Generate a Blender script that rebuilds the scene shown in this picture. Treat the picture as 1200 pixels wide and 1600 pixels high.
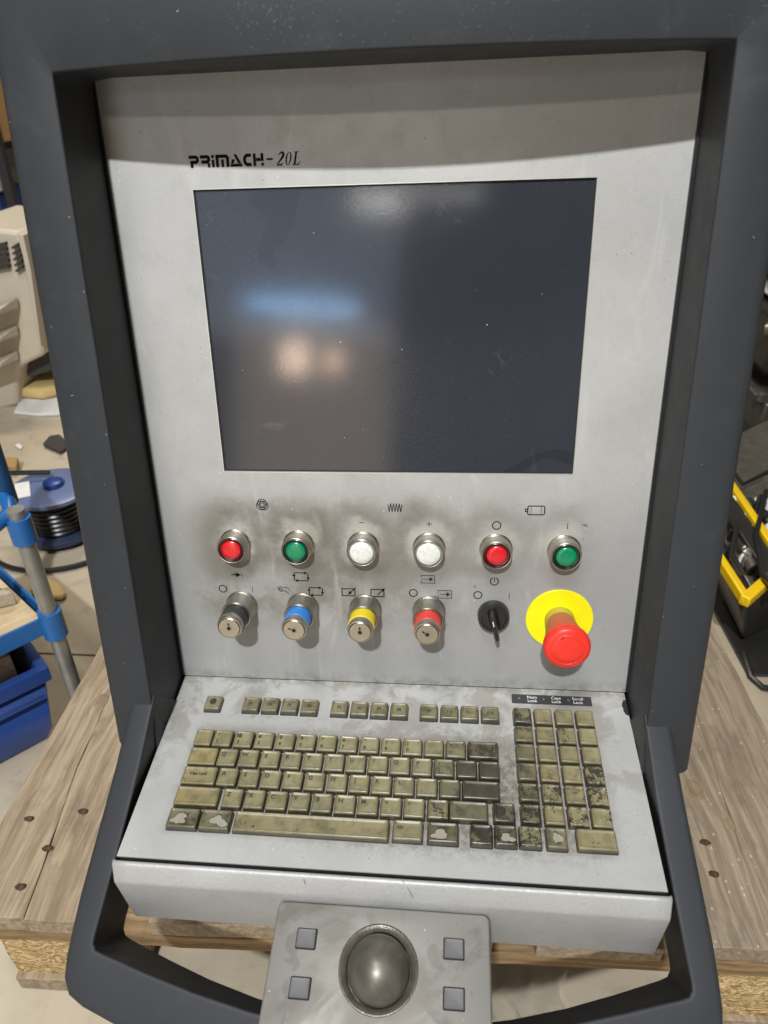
import bpy, bmesh, math, random
from mathutils import Matrix, Vector
random.seed(7)
S = bpy.context.scene
COL = S.collection
for o in list(bpy.data.objects): bpy.data.objects.remove(o)

# ------------------------------------------------------------------ camera, world, lamps, exposure
CAMZ = 0.925
RW = Matrix(((0.9986935, 0.0506537, 0.0067399), (0.0329582, -0.5377083, -0.8424865), (-0.0390509, 0.8416080, -0.5386753)))  # world -> camera (x right, y down, z forward)
cam = bpy.data.objects.new('camera', bpy.data.cameras.new('camera'))
COL.objects.link(cam)
R3 = RW.transposed() @ Matrix(((1, 0, 0), (0, -1, 0), (0, 0, -1)))
cam.matrix_world = Matrix.Translation((0, 0, CAMZ)) @ R3.to_4x4()
cam.data.sensor_width = 36
cam.data.lens = 1080 / 1600 * 36
cam.data.clip_start = 0.02
cam.data.clip_end = 60
cam.data.dof.use_dof = True
cam.data.dof.focus_distance = 0.66
cam.data.dof.aperture_fstop = 9
S.camera = cam
S.render.resolution_x, S.render.resolution_y = 768, 1024
S.view_settings.view_transform = 'Standard'
S.view_settings.look = 'None'
S.view_settings.gamma = 1
S.view_settings.exposure = 0.0
S.cycles.max_bounces = 6

# pose of the console's upper panel: x across, y up the panel, z out of it (millimetres / 1000)
C = Vector((48.5416, 73.3140, 560.9743)) / 1000
P2W = Matrix(((0.9981957, -0.0381338, -0.0463808), (-0.0382497, 0.1915964, -0.9807282), (0.0462853, 0.9807327, 0.1897921)))
MP = Matrix.Translation(Vector((0, 0, CAMZ)) - P2W @ C) @ P2W.to_4x4()

w = bpy.data.worlds.new('World'); S.world = w; w.use_nodes = True
w.node_tree.nodes['Background'].inputs[0].default_value = (1.0, 0.93, 0.82, 1)
w.node_tree.nodes['Background'].inputs[1].default_value = 0.034

def lamp(name, pos, target, sx, sy, watts, col):
    d = bpy.data.lights.new(name, 'AREA'); d.shape = 'RECTANGLE'; d.size = sx; d.size_y = sy
    d.energy = watts; d.color = col
    o = bpy.data.objects.new(name, d); COL.objects.link(o)
    o.location = pos
    o.rotation_euler = (Vector(target) - Vector(pos)).to_track_quat('-Z', 'Y').to_euler()
    return o
def pdir(x, y, z, dist, at=(0, 0, 0)):
    v = Vector((x, y, z)).normalized()
    return MP @ (Vector(at) / 1000 + v * dist)
mid = MP @ Vector((0, -0.1, 0))
lamp('overhead_lamp', pdir(-0.07, .70, 1, 3.4, (0, 150, 0)), mid, .10, .08, 134, (.96, .985, 1))
lamp('far_row_lamp', pdir(-0.10, .30, 1, 4.2, (0, 0, 0)), mid, .5, .10, 13, (1, .90, .74))
lamp('ceiling_lamp', (-.55, -.15, 3.6), (0, .5, 0), 1.0, .3, 40, (1, .97, .92))
lamp('back_floor_fill', (-.9, 2.9, 3.4), (-.3, 1.6, 0), 1.2, .3, 62, (1, .90, .74))  # fill added out of view to brighten the floor behind
def mirror_pos(px, py, dist):      # where a lamp hangs that the screen glass mirrors at panel point (px, py) mm
    q = Vector((px, py, 0)) / 1000
    d = (q - C).normalized(); d.z = -d.z
    return MP @ (q + d * dist)
lamp('blue_tube', mirror_pos(-72, 27, 3.2), mid, .58, .022, 2.4, (.25, .55, 1))
lamp('white_tube', mirror_pos(-58, 21, 3.2), mid, .45, .012, .35, (.8, .9, 1))
lamp('warm_bulb', mirror_pos(-80, -14, 3.0), mid,   .12, .16, 1.5, (1, .74, .55))
lamp('warm_bulb_far', mirror_pos(-48, -17, 3.0), mid, .10, .12, .6, (1, .66, .48))
lamp('warm_glow_panel', mirror_pos(-68, -68, 3.0), mid, .80, 1.0, 4.8, (1, .80, .58))  # added unseen panel: gives the screen its warm glow at lower left
lamp('blue_glow_panel', mirror_pos(-78, 62, 3.2), mid, 1.1, .8, 4.2, (.72, .84, 1))  # added unseen panel: lifts the screen's upper left with a bluish glow
lamp('roof_lamp', mirror_pos(-8, 100, 3.4), mid, .26, .08, .9, (1, .95, .85))
lamp('roof_lamp_far', mirror_pos(36, 105, 3.4), mid, .45, .04, .5, (1, .98, .92))

# ------------------------------------------------------------------ materials
def mat(name): 
    m = bpy.data.materials.new(name); m.use_nodes = True
    return m
class N:
    def __init__(s, m):
        s.m = m; s.t = m.node_tree; s.b = s.t.nodes['Principled BSDF']
    def n(s, typ, ins=None, **kw):
        x = s.t.nodes.new(typ)
        for k, v in kw.items(): setattr(x, k, v)
        for k, v in (ins or {}).items():
            if isinstance(v, bpy.types.NodeSocket): s.t.links.new(v, x.inputs[k])
            else: x.inputs[k].default_value = v
        return x
    def math(s, op, a, b=0.0, c=0.0, clamp=False):
        return s.n('ShaderNodeMath', {0: a, 1: b, 2: c}, operation=op, use_clamp=clamp).outputs[0]
    def obj(s): return s.n('ShaderNodeTexCoord').outputs['Object']
    def noise(s, vec, scale, detail=3, rough=.55, dist=0.0, out='Fac'):
        return s.n('ShaderNodeTexNoise', {'Vector': vec, 'Scale': scale, 'Detail': detail, 'Roughness': rough, 'Distortion': dist}).outputs[out]
    def scale(s, vec, sc, loc=(0, 0, 0)):
        return s.n('ShaderNodeMapping', {'Vector': vec, 'Scale': sc, 'Location': loc}).outputs[0]
    def ramp(s, f, a, b, inv=False):    # smooth step a..b
        x = s.n('ShaderNodeMapRange', {'Value': f, 'From Min': a, 'From Max': b, 'To Min': 1.0 if inv else 0.0, 'To Max': 0.0 if inv else 1.0}, interpolation_type='SMOOTHSTEP')
        return x.outputs[0]
    def mix(s, f, a, b):
        x = s.n('ShaderNodeMix', data_type='RGBA')
        for k, v in ((0, f), (6, a), (7, b)):
            if isinstance(v, bpy.types.NodeSocket): s.t.links.new(v, x.inputs[k])
            else: x.inputs[k].default_value = (*v, 1) if isinstance(v, tuple) and len(v) == 3 else v
        return x.outputs[2]
    def sep(s, v): return s.n('ShaderNodeSeparateXYZ', {0: v}).outputs
    def attr(s, name): return s.n('ShaderNodeAttribute', attribute_name=name, attribute_type='OBJECT').outputs['Fac']
    def bump(s, h, strength, dist=.0005):
        s.t.links.new(s.n('ShaderNodeBump', {'Height': h, 'Strength': strength, 'Distance': dist}).outputs[0], s.b.inputs['Normal'])
    def set(s, **kw):
        for k, v in kw.items():
            k = k.replace('_', ' ')
            if isinstance(v, bpy.types.NodeSocket): s.t.links.new(v, s.b.inputs[k])
            else: s.b.inputs[k].default_value = (*v, 1) if isinstance(v, tuple) and len(v) == 3 else v
        return s.m
def plain(name, col, rough=.5, metal=0.0, var=.15, scale=60, bump=0.0, **kw):
    k = N(mat(name)); v = k.obj(); f = k.noise(v, scale, 4)
    c = k.mix(f, tuple(x * (1 - var) for x in col), tuple(min(1, x * (1 + var)) for x in col))
    k.set(Base_Color=c, Roughness=rough, Metallic=metal, **kw)
    if bump: k.bump(k.noise(v, scale * 6, 3), bump)
    return k.m

# silver paint of the panel, with grime where hands go and light falloff painted in
def silver(name, kind):
    k = N(mat(name)); v = k.obj(); x, y, z = k.sep(v)[:3]
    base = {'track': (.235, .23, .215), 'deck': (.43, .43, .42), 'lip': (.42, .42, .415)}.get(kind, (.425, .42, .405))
    big = k.noise(v, 9, 4, .6); fine = k.noise(v, 1400, 2); med = k.noise(v, 55, 5, .65)
    c = k.mix(k.ramp(big, .3, .72), tuple(b * .88 for b in base), tuple(b * 1.08 for b in base))
    c = k.mix(k.math('MULTIPLY', fine, .35), c, (.66, .66, .65))
    c = k.mix(k.math('MULTIPLY', k.ramp(k.noise(v, 620, 3, .7), .5, .7), .30), c, (.27, .27, .265))
    c = k.mix(k.math('MULTIPLY', k.ramp(med, .48, .75), .22), c, (.30, .29, .26))
    if kind == 'panel':
        band = k.math('MULTIPLY', k.ramp(y, -.285, -.235), k.ramp(y, -.175, -.118, True))
        lr = k.ramp(x, -.06, .13, True)
        lr = k.math('ADD', k.math('MULTIPLY', lr, .8), .18)
        edge = k.math('MULTIPLY', k.ramp(x, -.205, -.165), k.ramp(x, .12, .2, True))
        n1 = k.math('ADD', k.math('MULTIPLY', k.ramp(k.noise(v, 16, 6, .66, .4), .40, .60), .8), .16)
        m = k.math('MULTIPLY', k.math('MULTIPLY', band, lr), k.math('MULTIPLY', edge, n1))
        c = k.mix(k.math('MULTIPLY', k.ramp(y, -.20, -.10, True), .55), c, (.29, .295, .295))  # light falloff painted in: colour darkens below the screen
        c = k.mix(k.math('MULTIPLY', m, .85), c, (.185, .168, .135))
        # smudges in the gaps between the push buttons, wiped rings next to them
        u = k.math('SUBTRACT', k.math('FRACT', k.math('DIVIDE', k.math('ADD', x, .1468 + .02942), .0588454)), .5)
        u = k.math('MULTIPLY', u, .0588454)
        dy = k.math('ADD', y, .176)
        r = k.math('SQRT', k.math('ADD', k.math('MULTIPLY', u, u), k.math('MULTIPLY', dy, dy)))
        r = k.math('ADD', r, k.math('MULTIPLY', k.math('SUBTRACT', k.noise(v, 38, 4, .6), .5), .034))
        ring = k.math('MULTIPLY', k.ramp(r, .016, .026), k.ramp(r, .026, .048, True))
        rightish = k.math('MULTIPLY', k.ramp(x, -.185, -.15), k.ramp(x, .155, .185, True))
        ring = k.math('MULTIPLY', k.math('MULTIPLY', ring, rightish), k.math('ADD', k.math('MULTIPLY', lr, .75), .2))
        c = k.mix(k.math('MULTIPLY', ring, k.math('ADD', k.math('MULTIPLY', k.noise(v, 26, 4), 1.7), -.12), clamp=True), c, (.165, .15, .12))
        halo = k.math('MULTIPLY', k.ramp(r, .012, .021, True), rightish)
        c = k.mix(k.math('MULTIPLY', halo, k.math('MULTIPLY', k.noise(v, 90, 3), .8)), c, (.50, .47, .38))
        foot = k.math('MULTIPLY', k.ramp(y, -.327, -.312, True), k.ramp(k.noise(v, 70, 5, .7), .4, .62))
        c = k.mix(k.math('MULTIPLY', foot, .6), c, (.18, .17, .14))
        # long pale wiping marks
        wv = k.noise(k.scale(v, (14, 3, 3)), 3, 4, .6, 1.2)
        c = k.mix(k.math('MULTIPLY', k.ramp(wv, .56, .75), .25), c, (.64, .64, .62))
    if kind == 'deck':
        gx = k.math('MULTIPLY', k.ramp(x, -.19, .05), k.ramp(x, .125, .20, True))
        gy = k.math('MULTIPLY', k.ramp(y, -.175, -.14), k.ramp(y, -.10, -.02, True))
        n1 = k.ramp(k.noise(v, 130, 5, .8), .40, .62)
        m = k.math('MULTIPLY', k.math('MULTIPLY', gx, gy), n1)
        c = k.mix(k.math('MULTIPLY', m, .9), c, (.06, .052, .038))
        c = k.mix(k.math('MULTIPLY', k.math('MULTIPLY', k.ramp(x, -.19, -.17), k.ramp(x, .17, .19, True)), k.math('MULTIPLY', k.math('MULTIPLY', k.ramp(y, -.162, -.155), k.ramp(y, -.062, -.05, True)), k.noise(v, 60, 4))), c, (.20, .18, .15))
        n2 = k.math('MULTIPLY', k.ramp(k.noise(v, 18, 5, .65, .8), .48, .58), k.ramp(y, -.165, -.05))
        c = k.mix(k.math('MULTIPLY', n2, .65), c, (.28, .255, .225))
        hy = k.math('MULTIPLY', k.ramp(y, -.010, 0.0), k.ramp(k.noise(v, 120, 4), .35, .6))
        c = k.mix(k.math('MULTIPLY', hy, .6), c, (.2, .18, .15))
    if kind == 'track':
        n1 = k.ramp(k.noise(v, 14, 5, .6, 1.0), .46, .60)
        c = k.mix(.5, c, (.20, .185, .16))  # dulled all over: dirt, plus an unbuilt person's shadow put into the colour
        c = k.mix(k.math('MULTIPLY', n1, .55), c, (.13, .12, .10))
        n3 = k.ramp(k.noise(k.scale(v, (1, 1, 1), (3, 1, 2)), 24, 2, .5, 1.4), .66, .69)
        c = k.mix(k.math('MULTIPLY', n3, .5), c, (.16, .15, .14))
    sp = k.n('ShaderNodeTexVoronoi', {'Vector': v, 'Scale': 190.0}).outputs
    spk = k.math('MULTIPLY', k.ramp(sp['Distance'], .06, .12, True), k.ramp(k.sep(sp['Color'])[0], .80 if kind != 'panel' else .9, .93))
    c = k.mix(k.math('MULTIPLY', spk, .75), c, (.08, .07, .06))
    sp2 = k.n('ShaderNodeTexVoronoi', {'Vector': k.scale(v, (1, 1, 1), (.3, .7, 0)), 'Scale': 150.0}).outputs
    spk2 = k.math('MULTIPLY', k.ramp(sp2['Distance'], .05, .10, True), k.ramp(k.sep(sp2['Color'])[1], .86, .95))
    c = k.mix(k.math('MULTIPLY', spk2, .7), c, (.85, .85, .82))
    rgh = k.math('ADD', k.math('MULTIPLY', med, .25), .36)
    k.set(Base_Color=c, Roughness=rgh, Metallic=.25)
    k.bump(k.math('ADD', fine, k.math('MULTIPLY', k.noise(v, 260, 2), .8 if kind != 'lip' else 2.2)), .10 if kind != 'lip' else .35, .0004)
    return k.m
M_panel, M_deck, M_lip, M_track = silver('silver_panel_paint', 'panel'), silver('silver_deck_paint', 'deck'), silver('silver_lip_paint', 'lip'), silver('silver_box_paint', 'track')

def housing_mat():
    k = N(mat('charcoal_textured_paint')); v = k.obj(); x, y, z = k.sep(v)[:3]
    big = k.noise(v, 6, 4); med = k.noise(v, 40, 4, .6)
    c = k.mix(big, (.028, .030, .034), (.042, .045, .050))
    c = k.mix(k.math('MULTIPLY', k.ramp(med, .55, .8), .12), c, (.12, .12, .12))
    sp = k.n('ShaderNodeTexVoronoi', {'Vector': v, 'Scale': 120.0}).outputs
    spk = k.math('MULTIPLY', k.ramp(sp['Distance'], .04, .10, True), k.ramp(k.sep(sp['Color'])[0], .93, .98))
    c = k.mix(spk, c, (.45, .44, .42))
    # fine glints on the top bar, painted in as pale specks
    grain = k.noise(v, 1100, 3, .6)
    patchy = k.ramp(k.noise(v, 10, 3), .44, .60)
    glit = k.math('MULTIPLY', k.math('MULTIPLY', k.ramp(k.noise(v, 460, 2), .60, .74), patchy), k.ramp(y, .15, .20))
    c = k.mix(k.math('MULTIPLY', glit, .16), c, (.36, .36, .35))
    k.set(Base_Color=c, Roughness=k.math('ADD', k.math('MULTIPLY', med, .22), .40), Specular_IOR_Level=.19)
    k.bump(grain, .28, .0004)
    return k.m
M_house = housing_mat()

def key_mat():
    k = N(mat('yellowed_keycap')); v = k.obj(); x, y, z = k.sep(v)[:3]
    rnd = k.n('ShaderNodeObjectInfo').outputs['Random']
    off = k.n('ShaderNodeCombineXYZ', {0: k.math('MULTIPLY', rnd, 7.3), 1: k.math('MULTIPLY', rnd, 3.1), 2: 0.0}).outputs[0]
    vv = k.n('ShaderNodeVectorMath', {0: v, 1: off}, operation='ADD').outputs[0]
    grime, wear, yel = k.attr('grime'), k.attr('wear'), k.attr('yellow')
    c = k.mix(k.noise(vv, 90, 3), (.215, .193, .10), (.33, .298, .165))
    c = k.mix(k.math('MULTIPLY', yel, k.ramp(k.noise(vv, 60, 3), .3, .6)), c, (.33, .26, .11))
    # finger grease across the top
    g = k.math('MULTIPLY', k.ramp(k.noise(vv, 110, 4, .6), .38, .72), k.math('ADD', grime, .30), clamp=True)
    c = k.mix(g, c, (.06, .05, .03))
    c = k.mix(k.math('MULTIPLY', grime, .80), c, (.038, .032, .020))
    # old dirt caked on the skirt; contact shade painted in at its foot
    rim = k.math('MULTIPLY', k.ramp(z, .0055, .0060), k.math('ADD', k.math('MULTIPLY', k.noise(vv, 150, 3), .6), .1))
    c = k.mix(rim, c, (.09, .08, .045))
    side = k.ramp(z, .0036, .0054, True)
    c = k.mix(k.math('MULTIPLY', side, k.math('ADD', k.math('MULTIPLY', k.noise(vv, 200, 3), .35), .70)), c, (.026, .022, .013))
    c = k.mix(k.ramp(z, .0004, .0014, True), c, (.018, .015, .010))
    # black worn flecks
    fl = k.math('ADD', k.noise(vv, 560, 4, .75), k.math('MULTIPLY', k.math('SUBTRACT', k.noise(vv, 120, 2), .5), .9))
    thr = k.math('SUBTRACT', .90, k.math('MULTIPLY', wear, .50))
    f = k.math('MULTIPLY', k.math('SUBTRACT', fl, thr), 22, clamp=True)
    c = k.mix(k.math('MULTIPLY', f, k.math('MULTIPLY', k.ramp(z, .003, .0042), .92)), c, (.022, .018, .012))
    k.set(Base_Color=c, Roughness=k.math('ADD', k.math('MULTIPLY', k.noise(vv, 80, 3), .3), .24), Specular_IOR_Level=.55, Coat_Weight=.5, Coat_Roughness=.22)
    k.bump(k.noise(vv, 300, 3), .15, .0004)
    return k.m
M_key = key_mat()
M_legend = plain('faded_key_print', (.055, .048, .028), .5)
M_legend_dark = plain('dark_key_print', (.05, .045, .03), .5)
M_patch = plain('bare_plastic', (.30, .275, .225), .5, var=.15, scale=200)
M_print = plain('black_print', (.004, .004, .004), .6, Specular_IOR_Level=.1)
M_faint = plain('rubbed_print', (.16, .15, .13), .6)
M_white = plain('white_print', (.75, .75, .72), .5)
M_label = plain('label_black', (.035, .035, .04), .45)
M_gap = plain('dark_gap', (.012, .012, .012), .8)
M_steel = plain('brushed_nickel', (.52, .49, .43), .30, 1.0, .10, 120, .04)
M_steel2 = plain('worn_nickel', (.42, .40, .345), .36, 1.0, .3, 90, .2)
M_blackp = plain('black_plastic', (.018, .018, .019), .32, var=.25, scale=150)
M_ballm = None
def lens(name, col, rim):
    k = N(mat(name)); v = k.obj(); x, y, z = k.sep(v)[:3]
    r = k.math('SQRT', k.math('ADD', k.math('MULTIPLY', x, x), k.math('MULTIPLY', y, y)))
    f = k.ramp(k.noise(v, 260, 2), .3, .7)
    c = k.mix(f, tuple(a * .82 for a in col), col)
    k.set(Base_Color=c, Roughness=.28, Coat_Weight=.4, Coat_Roughness=.12)
    k.bump(k.noise(v, 200, 2), .2, .0005)
    return k.m
M_red, M_green, M_lensw = lens('red_lens', (.72, .012, .02), 0), lens('green_lens', (.0, .24, .10), 0), lens('white_lens', (.78, .79, .74), 0)
M_redrim, M_greenrim = plain('dark_red_rim', (.05, .006, .008), .25), plain('dark_green_rim', (.006, .02, .013), .25)
M_whiterim = plain('grey_rim', (.25, .25, .23), .3)
M_sl = {'black': plain('black_sleeve', (.03, .03, .03), .4), 'blue': plain('blue_sleeve', (.03, .22, .66), .35), 'yellow': plain('yellow_sleeve', (.80, .63, .01), .35), 'red': plain('red_sleeve', (.72, .05, .035), .35)}
M_ydisc = plain('yellow_disc', (.90, .80, .0), .45, var=.10, scale=70)
M_mush = plain('mushroom_red', (.80, .035, .02), .38, var=.08, scale=90)
def neck_mat():
    k = N(mat('dirty_red_neck')); v = k.obj(); z = k.sep(v)[2]
    c = k.mix(k.ramp(k.math('ADD', k.noise(v, 300, 4), k.math('MULTIPLY', z, 12)), .55, 1.1), (.38, .13, .08), (.68, .075, .05))
    return k.set(Base_Color=c, Roughness=.55)
M_neck = neck_mat()
M_ring = plain('seat_ring_yellow', (.42, .36, .04), .5)
M_mbtn = plain('slate_button', (.125, .125, .130), .5, var=.12)
def ball_mat():
    k = N(mat('greasy_trackball')); v = k.obj()
    c = k.mix(k.ramp(k.noise(v, 28, 4, .6, .5), .3, .7), (.10, .092, .075), (.19, .175, .145))
    k.set(Base_Color=c, Roughness=k.math('ADD', k.math('MULTIPLY', k.noise(v, 60, 3), .3), .30), Metallic=.45, Coat_Weight=.15, Coat_Roughness=.3)
    return k.m
M_ball = ball_mat()
M_bring = plain('grimy_ring', (.15, .137, .115), .30, .5, .45, 130, .5)

def screen_mat():
    k = N(mat('screen_glass')); v = k.obj()
    c = k.mix(k.noise(v, 5, 3), (.026, .029, .038), (.042, .045, .056))
    sp = k.n('ShaderNodeTexVoronoi', {'Vector': v, 'Scale': 120.0}).outputs
    spk = k.math('MULTIPLY', k.ramp(sp['Distance'], .04, .08, True), k.ramp(k.sep(sp['Color'])[0], .84, .94))
    dust = k.math('MULTIPLY', k.ramp(k.noise(v, 900, 2), .55, .75), k.ramp(k.noise(v, 7, 4, .6), .4, .65))
    c = k.mix(k.math('MULTIPLY', dust, .14), c, (.30, .30, .29))
    c = k.mix(spk, c, (.55, .55, .52))
    # dried smears and finger marks
    sm = k.math('MULTIPLY', k.ramp(k.noise(v, 34, 5, .7, .8), .60, .72), k.ramp(k.noise(k.scale(v, (1, 1, 1), (.5, .2, 0)), 9, 2), .50, .62))
    c = k.mix(k.math('MULTIPLY', sm, .16), c, (.22, .22, .22))
    dk = k.ramp(k.noise(k.scale(v, (1, 1, 1), (2.5, 1.2, 0)), 10, 2, .5, 1.5), .66, .69)
    c = k.mix(k.math('MULTIPLY', dk, .3), c, (.012, .014, .022))
    rg = k.math('ADD', k.math('MULTIPLY', k.noise(v, 14, 5, .7), .09), .065)
    k.set(Base_Color=c, Roughness=rg, Specular_IOR_Level=.5)
    k.bump(k.noise(v, 500, 2), .05, .0003)
    return k.m
M_screen = screen_mat()

def wood(name, a, b, dark, rot=0.0, specks=0.0):
    k = N(mat(name)); v = k.obj()
    rnd = k.n('ShaderNodeObjectInfo').outputs['Random']
    off = k.n('ShaderNodeCombineXYZ', {0: k.math('MULTIPLY', rnd, 3.7), 1: k.math('MULTIPLY', rnd, 9.1), 2: rnd}).outputs[0]
    v = k.n('ShaderNodeVectorMath', {0: v, 1: off}, operation='ADD').outputs[0]
    if rot: v = k.n('ShaderNodeMapping', {'Vector': v, 'Rotation': (0, 0, rot)}).outputs[0]
    warp = k.noise(v, 5, 3, .5, out='Color')
    vv = k.n('ShaderNodeMix', {0: .035, 4: v, 5: warp}, data_type='VECTOR').outputs[1]
    sv = k.scale(vv, (52, 2.2, 52))
    rings = k.noise(sv, 2.6, 5, .62, .3)
    c = k.mix(k.ramp(rings, .33, .68), a, b)
    c = k.mix(k.math('MULTIPLY', k.ramp(k.noise(k.scale(v, (140, 5, 140)), 2, 3), .55, .75), .45), c, dark)
    c = k.mix(k.math('MULTIPLY', k.ramp(k.noise(v, 11, 5, .7), .48, .72), .5), c, dark)
    vo = k.n('ShaderNodeTexVoronoi', {'Vector': k.scale(v, (1, .62, 1)), 'Scale': 7.5}).outputs
    kn = k.math('MULTIPLY', k.ramp(vo['Distance'], .09, .15, True), k.ramp(k.sep(vo['Color'])[0], .84, .88))
    c = k.mix(k.math('MULTIPLY', kn, .75), c, tuple(x * .45 for x in dark))
    if specks:
        s1 = k.n('ShaderNodeTexVoronoi', {'Vector': k.scale(v, (1, .7, 1)), 'Scale': 120.0}).outputs
        f = k.math('MULTIPLY', k.ramp(s1['Distance'], .10, .20, True), k.ramp(k.math('ADD', k.sep(s1['Color'])[0], k.noise(v, 14, 3)), 1.12, 1.2))
        c = k.mix(k.math('MULTIPLY', f, specks * .5), c, (.80, .70, .50))
    k.set(Base_Color=c, Roughness=.75, Specular_IOR_Level=.25)
    k.bump(k.math('ADD', rings, k.math('MULTIPLY', k.noise(k.scale(v, (200, 8, 200)), 2, 3), .6)), .35, .0012)
    return k.m
M_wood = wood('weathered_pine', (.23, .175, .115), (.39, .31, .215), (.13, .10, .068))
M_wood2 = wood('dusty_pine', (.21, .165, .118), (.34, .275, .20), (.13, .10, .075), 0, .75)
M_woodx = wood('rough_sawn_pine', (.17, .11, .055), (.34, .23, .12), (.07, .04, .02), math.pi / 2)
def chip_mat():
    k = N(mat('pressed_chip_block')); v = k.obj()
    vo = k.n('ShaderNodeTexVoronoi', {'Vector': k.scale(k.n('ShaderNodeMix', {0: .05, 4: v, 5: k.noise(v, 30, 2, out='Color')}, data_type='VECTOR').outputs[1], (1, 1, 2.8)), 'Scale': 170.0}).outputs
    r = k.sep(vo['Color'])[0]
    c = k.mix(r, (.26, .15, .05), (.74, .55, .28))
    c = k.mix(k.ramp(k.noise(v, 320, 3), .58, .75), c, (.12, .06, .02))
    k.set(Base_Color=c, Roughness=.8)
    k.bump(k.math('ADD', r, k.noise(v, 200, 3)), .9, .003)
    return k.m
M_chip = chip_mat()
def floor_mat():
    k = N(mat('dusty_concrete')); v = k.obj()
    c = k.mix(k.ramp(k.noise(v, 1.6, 6, .6), .35, .68), (.40, .34, .25), (.54, .47, .36))
    c = k.mix(k.math('MULTIPLY', k.ramp(k.noise(v, 14, 5, .7), .5, .72), .35), c, (.16, .14, .11))
    c = k.mix(k.math('MULTIPLY', k.ramp(k.noise(v, 90, 4), .62, .75), .35), c, (.48, .43, .34))
    k.set(Base_Color=c, Roughness=.62)
    k.bump(k.noise(v, 60, 4), .2, .002)
    return k.m
M_floor = floor_mat()

# ------------------------------------------------------------------ mesh helpers (lengths given in mm unless said otherwise)
K = .001
class MB:
    def __init__(s): s.v = []; s.f = []
    def loft(s, loops, cap0=True, cap1=True, closed=True):
        b = len(s.v); n = len(loops[0])
        for L in loops: s.v += [tuple(p) for p in L]
        for i in range(len(loops) - 1):
            for j in range(n if closed else n - 1):
                a = b + i * n + j; c = b + i * n + (j + 1) % n
                s.f.append((a, c, c + n, a + n))
        if cap0: s.f.append(tuple(b + j for j in reversed(range(n))))
        if cap1: s.f.append(tuple(b + (len(loops) - 1) * n + j for j in range(n)))
        return s
    def box(s, x0, x1, y0, y1, z0, z1):
        return s.loft([[(x0, y0, z), (x1, y0, z), (x1, y1, z), (x0, y1, z)] for z in (z0, z1)])
    def lathe(s, prof, cx=0, cy=0, n=40, cap0=True, cap1=True):
        return s.loft([[(cx + r * math.cos(2 * math.pi * j / n), cy + r * math.sin(2 * math.pi * j / n), z) for j in range(n)] for r, z in prof], cap0, cap1)
    def face(s, pts):
        b = len(s.v); s.v += [tuple(p) for p in pts]; s.f.append(tuple(range(b, b + len(pts)))); return s
    def stroke(s, pts, wd, z, closed=False):      # flat line with mitred joints; wd a number or one per point
        P = [Vector(p[:2]) for p in pts]; n = len(P)
        W = wd if isinstance(wd, (list, tuple)) else [wd] * n
        A, B = [], []
        for i in range(n):
            d0 = (P[i] - P[i - 1]) if (i or closed) else None
            d1 = (P[(i + 1) % n] - P[i]) if (i < n - 1 or closed) else None
            d0 = d0.normalized() if d0 else d1.normalized()
            d1 = d1.normalized() if d1 else d0
            t = (d0 + d1); t = t.normalized() if t.length > 1e-6 else d0
            nn = Vector((-t.y, t.x)); c = max(.35, nn.dot(Vector((-d1.y, d1.x))))
            A.append((*(P[i] + nn * W[i] / 2 / c), z)); B.append((*(P[i] - nn * W[i] / 2 / c), z))
        b = len(s.v); s.v += A + B
        for i in range(n if closed else n - 1):
            j = (i + 1) % n
            s.f.append((b + n + i, b + n + j, b + j, b + i))
        return s
    def tube(s, pts, r, n=10, caps=True):
        P = [Vector(p) for p in pts]; loops = []; up = None
        for i in range(len(P)):
            d = ((P[min(i + 1, len(P) - 1)] - P[max(i - 1, 0)])).normalized()
            if up is None: up = d.orthogonal().normalized()
            up = (up - d * up.dot(d)).normalized(); sd = d.cross(up)
            rr_ = r[i] if isinstance(r, (list, tuple)) else r
            loops.append([P[i] + (up * math.cos(a) + sd * math.sin(a)) * rr_ for a in [2 * math.pi * j / n for j in range(n)]])
        return s.loft(loops, caps, caps)
    def build(s, name, m, parent=None, M=None, k=K, ang=35, recalc=True):
        me = bpy.data.meshes.new(name)
        me.from_pydata([(x * k, y * k, z * k) for x, y, z in s.v], [], s.f)
        if recalc:
            bm = bmesh.new(); bm.from_mesh(me); bmesh.ops.recalc_face_normals(bm, faces=bm.faces); bm.to_mesh(me); bm.free()
        me.materials.append(m)
        me.shade_smooth(); me.set_sharp_from_angle(angle=math.radians(ang))
        o = bpy.data.objects.new(name, me); COL.objects.link(o)
        if parent is not None: o.parent = parent
        if M is not None:
            if parent is not None and parent.parent is None: o.matrix_local = parent['_inv'] if False else ROOTINV[parent.name] @ M
            else: o.matrix_local = M
        return o
ROOTINV = {}
def rr(wd, ht, r, z, cx=0, cy=0, n=4, taper=0):
    out = []
    for qx, qy, a0 in ((1, 1, 0), (-1, 1, 90), (-1, -1, 180), (1, -1, 270)):
        for i in range(n + 1):
            a = math.radians(a0 + 90 * i / n)
            out.append((cx + qx * (wd / 2 - r) + r * math.cos(a), cy + qy * (ht / 2 - r) + r * math.sin(a), z))
    return out
def thing(name, label, cat, loc, group=None):
    o = bpy.data.objects.new(name, None); COL.objects.link(o); o.location = loc
    o.empty_display_size = .05
    o['label'] = label; o['category'] = cat
    if group: o['group'] = group
    ROOTINV[o.name] = Matrix.Translation(loc).inverted()
    return o
def tag(o, label, cat, group=None):
    o['label'] = label; o['category'] = cat
    if group: o['group'] = group
    return o
I4 = Matrix.Identity(4)
T = lambda x, y, z: Matrix.Translation((x * K, y * K, z * K))

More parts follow.
